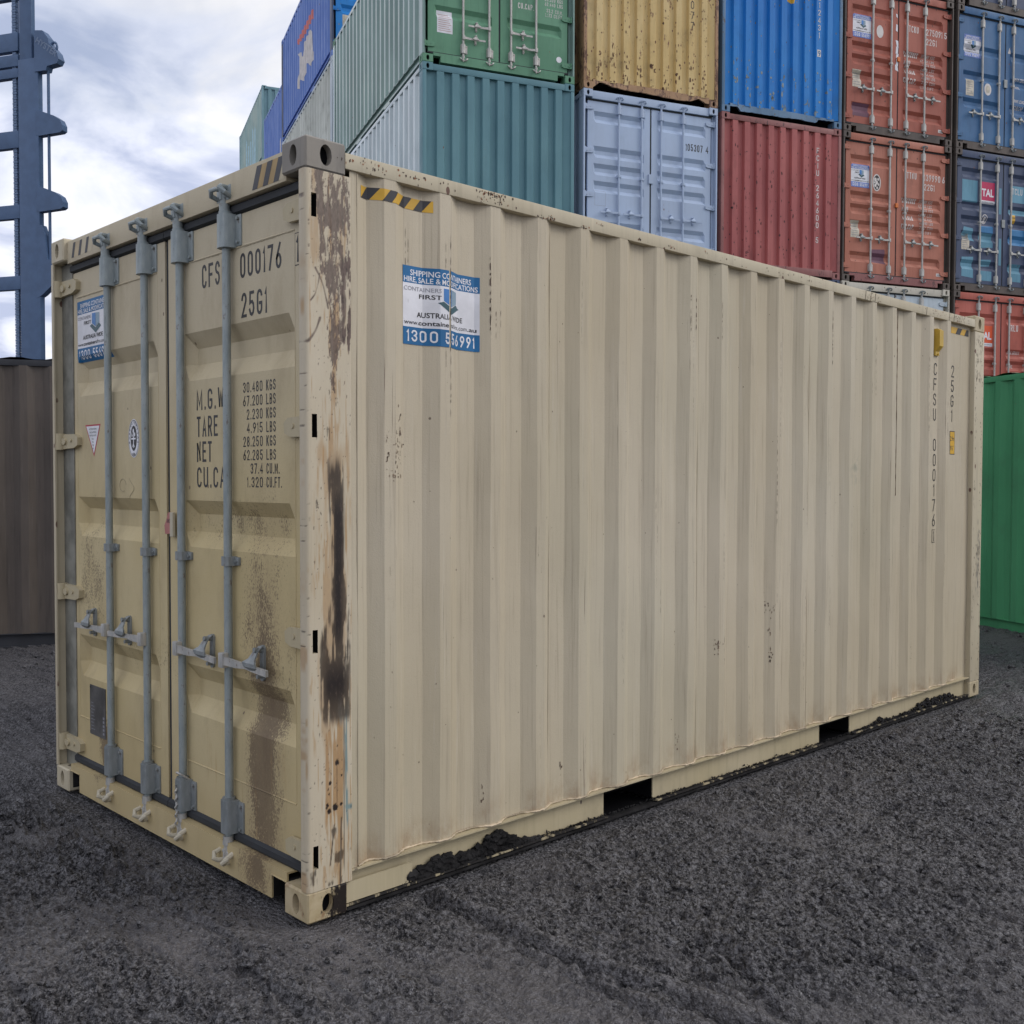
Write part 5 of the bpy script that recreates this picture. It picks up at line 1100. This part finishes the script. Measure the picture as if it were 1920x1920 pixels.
def ragged_rail(t, prof_pts, m1, m2):
    for o in [c for c in t.children if c.name.startswith('end_rail') and c.location.x < 1]:
        if o.data == CACHE[('endb', HS)]: bpy.data.objects.remove(o)
    ys = np.linspace(.162, W20-.162, 60); q = random.Random(9); lo = [float(np.interp(W20-y, *zip(*prof_pts)))+q.uniform(-.004, .006) for y in ys]
    mb = MB()
    for i in range(59):
        x = -.0+.012*math.sin(ys[i]*4); x2 = .012*math.sin(ys[i+1]*4); a, b, c, d = lo[i], lo[i+1], .155, .155
        mb.quad((x, ys[i], a), (x2, ys[i+1], b), (x2+.004, ys[i+1], d), (x+.004, ys[i], c)); mb.quad((x, ys[i], a), (x2, ys[i+1], b), (x2+.05, ys[i+1], b+.01), (x+.05, ys[i], a+.01)); mb.quad((x+.004, ys[i], c), (x2+.004, ys[i+1], d), (.06, ys[i+1], d), (.06, ys[i], c))
    r = mb.build('end_rail', m1, t); r['label'] = 'bent and rusted lower end rail'
    MB().box(.20, .21, .17, W20-.17, .01, .155).build('gap_backing', M_DARK, t)  # black sheet, painted shade for the gap behind the bent rail
ragged_rail(tY, [(0, .03), (.17, .03), (.27, .115), (.36, .125), (.50, .085), (.75, .06), (1.1, .055), (1.5, .035), (1.8, .04), (1.95, .06), (2.08, .115), (2.2, .06), (2.44, .03)], G_YFR, G_YFR)
ragged_rail(tB, [(0, .10), (.17, .10), (.33, .11), (.36, .045), (.6, .05), (1.2, .04), (1.5, .055), (1.9, .045), (1.95, .11), (2.44, .12)], G_BFR, G_BFR)

# prints on the stacked containers ---------------------------------------------
def dprint(res, i, fn, name, step=.0012, label=None):
    leaves, rec, xf = res; ya, yb = ((.20, 1.10), (1.338, W20-.20))[i]; f_, zz_ = leaf_depth(ya, yb, rec, xf)
    p = Print(); fn(p); return p.build(name, lambda a, b, l: (f_(-a, b)-l, -a, b), leaves[i], [-ya, -ya-.04, -yb, -yb+.04], zz_, step, label=label)
WP = M_WPRINT
def code(num, a, z, pre, suf=None, typ='22G1', m=WP):
    def fn(p):
        p.st(pre, -a+.050, z, .115, .22, m, t=.12); p.st(num, -a+.450, z, .115, .37, m, t=.12)
        if suf: p.st(suf, -a+.868, z, .115, .055, m, t=.14)
        if typ: p.st(typ, -a+.450, z-.17, .115, .24, m, t=.12)
    return fn
def weights(p, a, z, m=WP, first='MAXGROSS'):
    for k, (t_, w_) in enumerate(((first, .34), ('TARE', .16), ('PAYLOAD', .28), ('CUB.CAP.', .30))): p.st(t_, -a, z-k*.155, .085, w_, m, t=.16, slant=.08)
    for k, t_ in enumerate(('30,480 KGS', '67,200 LBS', '2,230 KGS', '4,920 LBS', '28,250 KGS', '62,280 LBS', '33.2 CUM', '1,170 CUFT')): p.st(t_, -a+.42, z+.03-k*.078, .050, .31, m, t=.12)
for res, num, pre, suf in ((dO, '139990', 'TTNU', '6'), (dK, '275091', 'TCKU', '5')):
    dprint(res, 0, code(num, 1.035, 1.93, pre, suf), 'lettering'); dprint(res, 0, lambda p: weights(p, 1.10, 1.50), 'lettering'); dprint(res, 0, lambda p: (p.rect(-.28, .235, -.17, .29, M_WPRINT, 0), p.text('22G1', -.265, .245, .03, .07, M_GREY, 1)), 'small_plate')
def poster(a, z, w_=.40, h_=.40):
    def fn(p):
        q_ = firm_print(w_, h_, blue=flat('poster_blue', (.13, .20, .50)) if 'poster_blue' not in bpy.data.materials else bpy.data.materials['poster_blue'])
        for pts, f, m, l in q_.L: p.L.append(([(x+a, y+z) for x, y in pts], f, m, l))
    return fn
dprint(dO, 1, poster(-2.225, 1.66), 'sticker'); dprint(dK, 1, poster(-2.225, 1.66), 'sticker'); dprint(dE4, 1, poster(-2.225, 1.70), 'sticker')
dprint(dO, 1, lambda p: (p.disc(-1.66, 1.78, .09, .15, M_INK, 0), p.ring(-1.66, 1.78, .09, .15, .02, M_WPRINT, 1), [p.disc(-1.66+x, 1.78+y, r, r*1.2, M_WPRINT, 1, 8) for x, y, r in ((-.03, .05, .03), (.03, .06, .02), (0, .0, .03), (.04, -.03, .02), (-.03, -.05, .025), (.01, -.09, .02), (-.05, 0, .015))]), 'emblem')
dprint(dK, 1, lambda p: p.disc(-1.63, 1.83, .075, .11, M_WPRINT, 0), 'round_sticker')
plate = lambda a, z, w_=.19, h_=.30: (lambda p: (p.rect(a, z, a+w_, z+h_, M_CREAM, 0), [p.rect(a+.02, z+.04+.04*k, a+w_-.02-.02*(k % 3), z+.048+.04*k, M_GREY, 1) for k in range(6)]))
dprint(dO, 1, plate(-2.22, .78), 'data_plate'); dprint(dK, 1, plate(-2.22, .80), 'data_plate'); dprint(dE3, 1, plate(-2.22, .78), 'data_plate'); dprint(dE4, 1, plate(-2.17, 1.0), 'data_plate')
dprint(dG, 1, lambda p: (p.rect(-2.20, .47, -1.96, .80, M_WHITE, 0), [p.rect(-2.18, .50+.03*k, -1.98-.02*(k % 3), .506+.03*k, M_PINK, 1) for k in range(9)]), 'data_plate')
dprint(dG, 0, lambda p: (p.disc(-.24, .36, .045, .045, M_WHITE, 0)), 'round_sticker')
dprint(dG, 0, lambda p: (p.st('NET', -.92, 1.20, .085, .13, WP), p.st('CU.CAP.', -.92, 1.03, .085, .26, WP), p.st('28.320 KGS', -.48, 1.21, .055, .30, WP), p.st('62.440 LBS', -.48, 1.14, .055, .30, WP), p.st('33.2 CU.M.', -.45, 1.045, .055, .27, WP), p.st('1.173 CU.FT.', -.47, .975, .055, .29, WP)), 'lettering')
dprint(dL, 0, lambda p: (p.st('105307', -.572, 1.86, .115, .32, M_INK), p.st('4', -.195, 1.86, .115, .052, M_INK)), 'lettering')
dprint(dL, 1, lambda p: [p.rect(*r, M_GREY, 0) for r in ((-2.21, 1.05, -2.02, 1.053), (-2.21, .82, -2.02, .823), (-2.21, .82, -2.207, 1.05), (-2.023, .82, -2.02, 1.05))], 'plate_outline')
# torn tape and seals
def tape(p, q=random.Random(4)):
    z = 2.2
    while z > 1.25:
        h_ = q.uniform(.05, .16)
        if q.random() < .8: p.poly([(-1.275+q.uniform(-.02, .02), z), (-1.235+q.uniform(-.02, .03), z-.01), (-1.225+q.uniform(-.02, .02), z-h_), (-1.265+q.uniform(-.02, .02), z-h_+.02)], M_WHITE, 0)
        z -= h_*.8
p = Print(); tape(p); p.build('torn_tape', lambda a, b, l: (.056-l, -a, b), dK[0][1])
for res, z in ((dK, 1.36), (dO, 1.38)): MB().box(.03, .055, 1.19, 1.25, z, z+.08, bev=.006).build('seal_tag', M_ORANGE, res[0][0])
for res in (dL, dE3, dE4): MB().box(.035, .058, 1.18, 1.26, 1.25, 1.40, bev=.006).build('lock_box', G_LILAC if res is dL else M_GALVD, res[0][0])
# slate blue: magenta panel, patches
dprint(dE3, 1, lambda p: (p.rect(-1.76, 1.68, -1.43, 2.06, M_MAG, 0), p.rect(-1.76, 1.66, -1.43, 1.72, M_WHITE, 1), p.text('TAL', -1.745, 1.80, .14, .29, M_WHITE, 1, .03), p.text('INTERNATIONAL', -1.745, 1.675, .03, .30, M_GREY, 2)), 'name_panel')
for m_, pts in ((G_PATCH, [(-2.22, 1.66), (-1.85, 1.66), (-1.85, 2.06), (-2.22, 2.06)]), (G_PATCH, [(-2.21, .98), (-1.92, .94), (-1.95, 1.18), (-2.17, 1.2)]), (G_PATCH, [(-1.78, .84), (-1.46, .86), (-1.46, 1.12), (-1.78, 1.12)]),
        (G_PATCH2, [(-1.77, 1.124), (-1.46, 1.124), (-1.46, 1.26), (-1.77, 1.24)]), (G_PATCH, [(-2.21, .29), (-1.93, .27), (-1.93, .66), (-2.21, .64)]), (G_PATCH, [(-1.75, .24), (-1.48, .24), (-1.48, .42), (-1.75, .42)]),
        (G_PATCH, [(-1.75, .50), (-1.50, .52), (-1.50, .64), (-1.75, .62)]), (G_PATCH, [(-1.32, 1.5), (-1.26, 1.5), (-1.26, 1.98), (-1.32, 1.98)]), (G_PATCH, [(-1.31, .55), (-1.25, .55), (-1.25, 1.05), (-1.31, 1.05)])):
    dprint(dE3, 1, lambda p: p.poly(pts, m_, 0), 'paint_patch')
for m_, r_ in ((G_PATCH, (-1.05, 1.75, -.3, 2.06)), (G_PATCH, (-1.05, 1.52, -.3, 1.62)), (G_PATCH2, (-1.05, .95, -.3, 1.25)), (G_PATCH, (-1.05, .27, -.75, .6))): dprint(dE3, 0, lambda p: p.rect(*r_, m_, 0), 'paint_patch')
dprint(dE3, 1, lambda p: (p.ring(-1.66, 1.38, .07, .085, .015, M_WPRINT, 0), p.disc(-1.66, 1.385, .03, .035, M_WPRINT, 0), p.rect(-1.69, 1.32, -1.63, 1.35, M_WPRINT, 0)), 'emblem')
dprint(dE3, 0, lambda p: (p.st('TCLU', -1.0, 1.90, .115, .26, WP, 1), ), 'lettering')
dprint(dE3, 0, lambda p: (p.rect(-1.0, 1.36, -.91, 1.52, M_YEL, 0), p.text('CAUTION', -.995, 1.45, .03, .08, M_INK, 1)), 'caution_sticker')
dprint(dE4, 1, lambda p: (p.disc(-1.64, 1.17, .085, .11, M_WPRINT, 0), p.disc(-1.64, 1.17, .05, .07, M_CREAM, 1)), 'round_sticker')
dprint(dE4, 0, lambda p: (p.poly([(-1.16, 1.9), (-1.08, 1.9), (-1.12, 2.02)], M_WPRINT, 0), p.text('MAX GROSS', -.98, 1.42, .06, .3, WP, 0), p.text('TARE', -.98, 1.28, .06, .14, WP, 0), p.text('PAY LOAD', -.98, 1.02, .06, .26, WP, 0), p.text('CUB.CAP.', -.98, .9, .06, .24, WP, 0)), 'lettering')
dprint(dE2, 1, lambda p: (p.rect(-1.76, 1.62, -1.43, 2.0, flat('orange_red_panel', (.72, .10, .03)), 0), p.rect(-1.76, 1.62, -1.43, 1.68, M_WHITE, 1), p.text('TAL', -1.745, 1.75, .14, .29, M_WHITE, 1, .03), p.text('INTERNATIONAL', -1.745, 1.635, .03, .30, M_GREY, 2)), 'name_panel')
dprint(dE2, 0, lambda p: (p.st('TRLU', -1.04, 1.93, .12, .25, WP), p.st('MAX.GROSS', -1.02, 1.50, .06, .3, WP), p.st('TARE', -1.02, 1.24, .06, .14, WP)), 'lettering')
# old patches on the oxide and terracotta doors
dprint(dK, 1, lambda p: p.poly([(-2.21, .30), (-1.86, .30), (-1.84, .53), (-2.21, .53)], G_PATCHP, 0), 'paint_patch')
dprint(dO, 1, lambda p: p.poly([(-1.76, .38), (-1.44, .36), (-1.47, .62), (-1.76, .6)], G_PATCHP, 0), 'paint_patch')
# numbers on ribbed ends
def ep(y):
    P = .2375; pts = [(.06, .02)]
    for k_ in range(9): o = .21+k_*P; pts += [(o-.03, .055), (o, .008), (o+.105, .008), (o+.125, .055)]
    return pts+[(W20-.06, .055)]
EPT = ep(0); epf = profile(EPT); efold = [-q[0] for q in EPT]
def eprint(t, fn, name): p = Print(); fn(p); return p.build(name, lambda a, b, l: (epf(-a)-l-.001, -a, b), t, efold, (), .0012)
eprint(tR, lambda p: p.svt('FCIU 264600 5', -.493, 2.22, .098, .055, .127, WP, t=.13), 'lettering'); eprint(tB, lambda p: p.svt('GU 212431', -.493, 2.60, .098, .055, .127, WP, t=.13), 'lettering')
eprint(tB, lambda p: (p.rect(-.53, 1.17, -.455, 1.29, WP, 0), p.text('9', -.49, 1.18, .095, .05, M_BLUE, 1, .01, al='c')), 'check_digit_mark'); eprint(tB, lambda p: p.poly([(-1.13, 2.02), (-1.02, 1.98), (-.99, 2.14), (-1.06, 2.2), (-1.13, 2.14)], M_YEL, 0), 'torn_sticker')
def end_chips(t, n_, seed, m, lo=.16, hi=2.4, bias=1.0, sz=(.008, .03)):
    q = random.Random(seed); p = Print()
    for _ in range(n_):
        k_ = q.randrange(9); a = -(.21+k_*.2375+q.uniform(0, .105)); b = lo+(hi-lo)*q.random()**bias; w1, h1 = q.uniform(*sz), q.uniform(sz[0], sz[1]*2.2); nn = 8
        p.poly([(a+w1*.5*q.uniform(.5, 1)*math.cos(2*math.pi*i/nn), b+h1*.5*q.uniform(.5, 1)*math.sin(2*math.pi*i/nn)) for i in range(nn)], m, 0)
    o = p.build('paint_chips', lambda a, b, l: (epf(-a)-l-.0012, -a, b), t, efold, (), .0012); o['kind'] = 'stuff'
M_WORN = flat('worn_grey_green_primer', (.20, .24, .24), .7, var=.4)
end_chips(tR, 130, 1, flat('dark_red_corrosion', (.07, .028, .03), .8, var=.4), .2, 2.3, 1.0, (.008, .036)); end_chips(tY, 110, 2, flat('brown_corrosion', (.16, .085, .045), .8, var=.5), .16, 2.4, .9, (.008, .030)); end_chips(tY, 90, 5, bpy.data.materials['brown_corrosion'], .16, .6, 1.3, (.012, .05))
end_chips(tB, 90, 3, M_WORN, .16, .9, 1.4, (.012, .06)); end_chips(tB, 25, 6, M_CHIP, .2, 2.4, 1, (.008, .02)); end_chips(tA, 10, 7, M_WORN, .3, 2.2, 1, (.006, .016))
eprint(tY, lambda p: p.svt('67077', -.493, 1.98, .12, .06, .165, M_INK, t=.10), 'lettering')
# long-side prints (the side facing left, local y = 2.438, outward +y)
SPT = side_profile(.30, .278, 20, .07, .068, .036, .165, 5.89)
def sprint(t, fn, name):  # a grows with local x
    p = Print(); fn(p); pr2 = profile(SPT); return p.build(name, lambda a, b, l: (a, W20-pr2(L20-a)+l+.001, b), t, [L20-q[0] for q in SPT], (), .002)
rq = random.Random(2)
def logo(p):
    p.poly([(2.02, 1.76), (1.85, 1.67), (1.95, 1.55), (2.5, 1.55), (2.94, 1.55), (3.74, 1.63), (3.88, 1.75), (3.62, 1.77), (2.71, 1.75)], flat('faded_red_slash', (.62, .17, .15)), 0)
    p.poly([(2.29, 1.42), (2.06, 1.29), (2.03, 0.84), (1.86, 0.71), (1.99, 0.66), (2.2, 0.55), (2.51, 0.77), (2.73, 0.81), (2.9, 0.6), (3.12, 0.57), (3.47, 0.72), (3.59, 0.54), (3.94, 0.68), (3.76, 0.84), (3.63, 1.03), (3.63, 1.24), (3.75, 1.42), (3.4, 1.33), (3.17, 1.14), (3.11, 1.37), (2.94, 1.39)], M_WPRINT, 1)
sprint(t5, logo, 'logo'); dprint(d5, 1, lambda p: (p.rect(-2.20, .58, -1.96, .88, M_CREAM, 0), p.rect(-2.15, .66, -2.02, .67, M_GREY, 1), p.rect(-2.15, .74, -2.06, .75, M_GREY, 1)), 'data_plate')
sprint(t3, lambda p: [p.rect(a, b, a+.25, b+.5, M_WPRINT, 0) for a, b in ((.7, .5), (1.2, 1.1), (1.7, .9), (2.3, .3), (2.9, .6), (1.4, 1.7))], 'logo')
sprint(t6, lambda p: [p.poly([(a, .3), (a+.5, .4), (a+.35, 1.7+rq.uniform(-.3, .3)), (a+.1, 1.5)], flat('pale_aqua_logo', (.40, .60, .66)) if 'pale_aqua_logo' not in bpy.data.materials else bpy.data.materials['pale_aqua_logo'], 0) for a in (1.6, 2.1, 2.7, 3.2, 3.7)], 'logo')
eprint(t4, lambda p: None or p.svt('ZZNGBB', -2.37, 1.72, .12, .075, .15, M_INK), 'lettering')

# ============================================================ green container at right, brown container at left
def free_container(label, corner, yaw, mats, H): # visible long side through `corner`, running along yaw
    return container(label, (corner[0], corner[1], -.045), yaw, mats, end='blank', H=H, group='containers standing on the ground')
G_GRN = pm('mid_green_paint', (0.053, 0.238, 0.105), rust=0.15, dirt=0.3, fade=(0.07, 0.294, 0.133), seed=50, chip=.15, streak=.2); G_BRW = pm('dark_brown_paint', (.082, .068, .058), rust=.1, dirt=.4, fade=(.115, .096, .082), seed=51, chip=.1, streak=.5)
d_ = Vector((-.4444, -.8958, 0)); Pg = Vector((9.99, 1.57, 0))-d_*2.9; ang = math.atan2(d_.y, d_.x)
# local +x along d_, visible side is local y = 0 side facing -y_local; choose so its outward normal points at the camera
nrm = Vector((math.sin(ang), -math.cos(ang), 0))
cg, _ = free_container('plain green container with ribbed side standing on the ground at the right edge', (Pg.x, Pg.y), ang, dict(body=G_GRN), 2.896)
ab = Vector((.878, -.479, 0)); Pb = Vector((1.38, 7.62, 0))-ab*2.6; angb = math.atan2(ab.y, ab.x)
cb_, _ = free_container('dark brown container with ribbed side standing on the ground at the left edge', (Pb.x, Pb.y), angb, dict(body=G_BRW, frame=flat('dark_blue_black_rail', (.03, .032, .038), .7), post=G_BRW), 2.896)

# ============================================================ lift mast
MA = math.radians(118.6); ml = Vector((math.cos(MA), math.sin(MA), 0)); mn = Vector((-ml.y, ml.x, 0))  # ml = leftwards along the cross beams
M_MAST = flat('mast_veil_blue', (.075, .13, .235), .5, .0, .4, .08); M_CHAIN = flat('lift_chain_steel', (.13, .19, .30), .5, .2)  # blue lens veil put into the mast's base colours
FM = Vector((math.cos(YAW), math.sin(YAW), 0)); RM = Vector((FM.y, -FM.x, 0)); mo = Vector((CX, CY, 0))+FM*16-RM*7.17
MT = thing('lift_truck_mast', 'tall lift truck mast tinted blue-grey by lens veil, with hooked brackets and a chain, rising behind the brown container', 'lift mast', tuple(mo), MA)
# local frame: x = leftwards, y = mn, origin at the right edge of the main channel
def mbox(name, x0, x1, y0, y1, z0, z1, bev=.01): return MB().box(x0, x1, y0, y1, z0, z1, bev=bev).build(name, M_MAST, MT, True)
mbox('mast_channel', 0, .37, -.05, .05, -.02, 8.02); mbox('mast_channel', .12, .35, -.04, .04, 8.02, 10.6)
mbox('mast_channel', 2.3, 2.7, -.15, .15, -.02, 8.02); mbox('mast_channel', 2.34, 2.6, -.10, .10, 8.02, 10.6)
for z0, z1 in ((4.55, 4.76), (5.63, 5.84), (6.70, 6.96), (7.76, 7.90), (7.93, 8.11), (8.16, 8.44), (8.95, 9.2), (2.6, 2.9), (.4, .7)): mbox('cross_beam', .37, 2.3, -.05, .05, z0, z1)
mb = MB(); z = .2
while z < 9.6: mb.box(.42+.006*(int(z*25) % 2), .495-.004*(int(z*25) % 2), -.03, .03, z, z+.034); z += .04
mb.build('lift_chain', M_CHAIN, MT)
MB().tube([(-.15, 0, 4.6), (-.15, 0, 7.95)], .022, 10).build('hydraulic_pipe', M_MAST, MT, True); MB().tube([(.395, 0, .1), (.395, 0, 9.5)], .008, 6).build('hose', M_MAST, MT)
def hook(z, name='guide_bracket'):
    pts = [(.05, z+.02), (-.0, z+.0), (-.36, z+.02), (-.40, z+.05), (-.40, z+.14), (-.36, z+.24), (-.26, z+.32), (-.02, z+.44), (.05, z+.46)]
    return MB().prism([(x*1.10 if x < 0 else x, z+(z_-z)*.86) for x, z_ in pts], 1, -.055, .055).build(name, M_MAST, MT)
for z in (6.84, 5.70): hook(z)
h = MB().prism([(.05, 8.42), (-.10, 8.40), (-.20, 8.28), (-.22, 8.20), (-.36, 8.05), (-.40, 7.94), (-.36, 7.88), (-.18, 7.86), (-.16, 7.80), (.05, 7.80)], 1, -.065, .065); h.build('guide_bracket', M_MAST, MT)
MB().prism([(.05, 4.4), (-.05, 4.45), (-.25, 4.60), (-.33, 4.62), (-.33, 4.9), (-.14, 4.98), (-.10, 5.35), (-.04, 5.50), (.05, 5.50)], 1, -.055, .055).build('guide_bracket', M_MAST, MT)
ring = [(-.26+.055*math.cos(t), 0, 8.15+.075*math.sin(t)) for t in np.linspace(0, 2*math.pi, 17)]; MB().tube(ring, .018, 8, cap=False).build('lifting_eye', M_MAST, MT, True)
# base of the mast carriage, hidden behind the brown container, so the mast stands on something
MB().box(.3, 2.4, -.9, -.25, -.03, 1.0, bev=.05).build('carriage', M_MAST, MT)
bpy.context.view_layer.update()
fy = 1 if (Matrix.Rotation(MA, 3, 'Z') @ Vector((0, 1, 0))).dot(Vector((CX, CY, 0))-mo) > 0 else -1
p = Print(); v, f = text_mesh('HYSTER', .02); v = v.copy(); v[:, 1] *= .09; v[:, 0] *= .46/v[:, 0].max(); th = -.62
x = v[:, 0]*math.cos(th)-v[:, 1]*math.sin(th); y = v[:, 0]*math.sin(th)+v[:, 1]*math.cos(th); p.L.append((list(zip(x, y)), f, flat('faded_name_paint', (.19, .25, .36)), 0))
p.build('name_lettering', lambda a, b, l: (.03-a, fy*(.066+l), 8.24+b), MT, step=.003)

bpy.context.view_layer.update()
for o in S.objects:
    if o.parent is None and o.type == 'MESH' and 'kind' not in o and 'label' not in o: print('UNTAGGED', o.name)
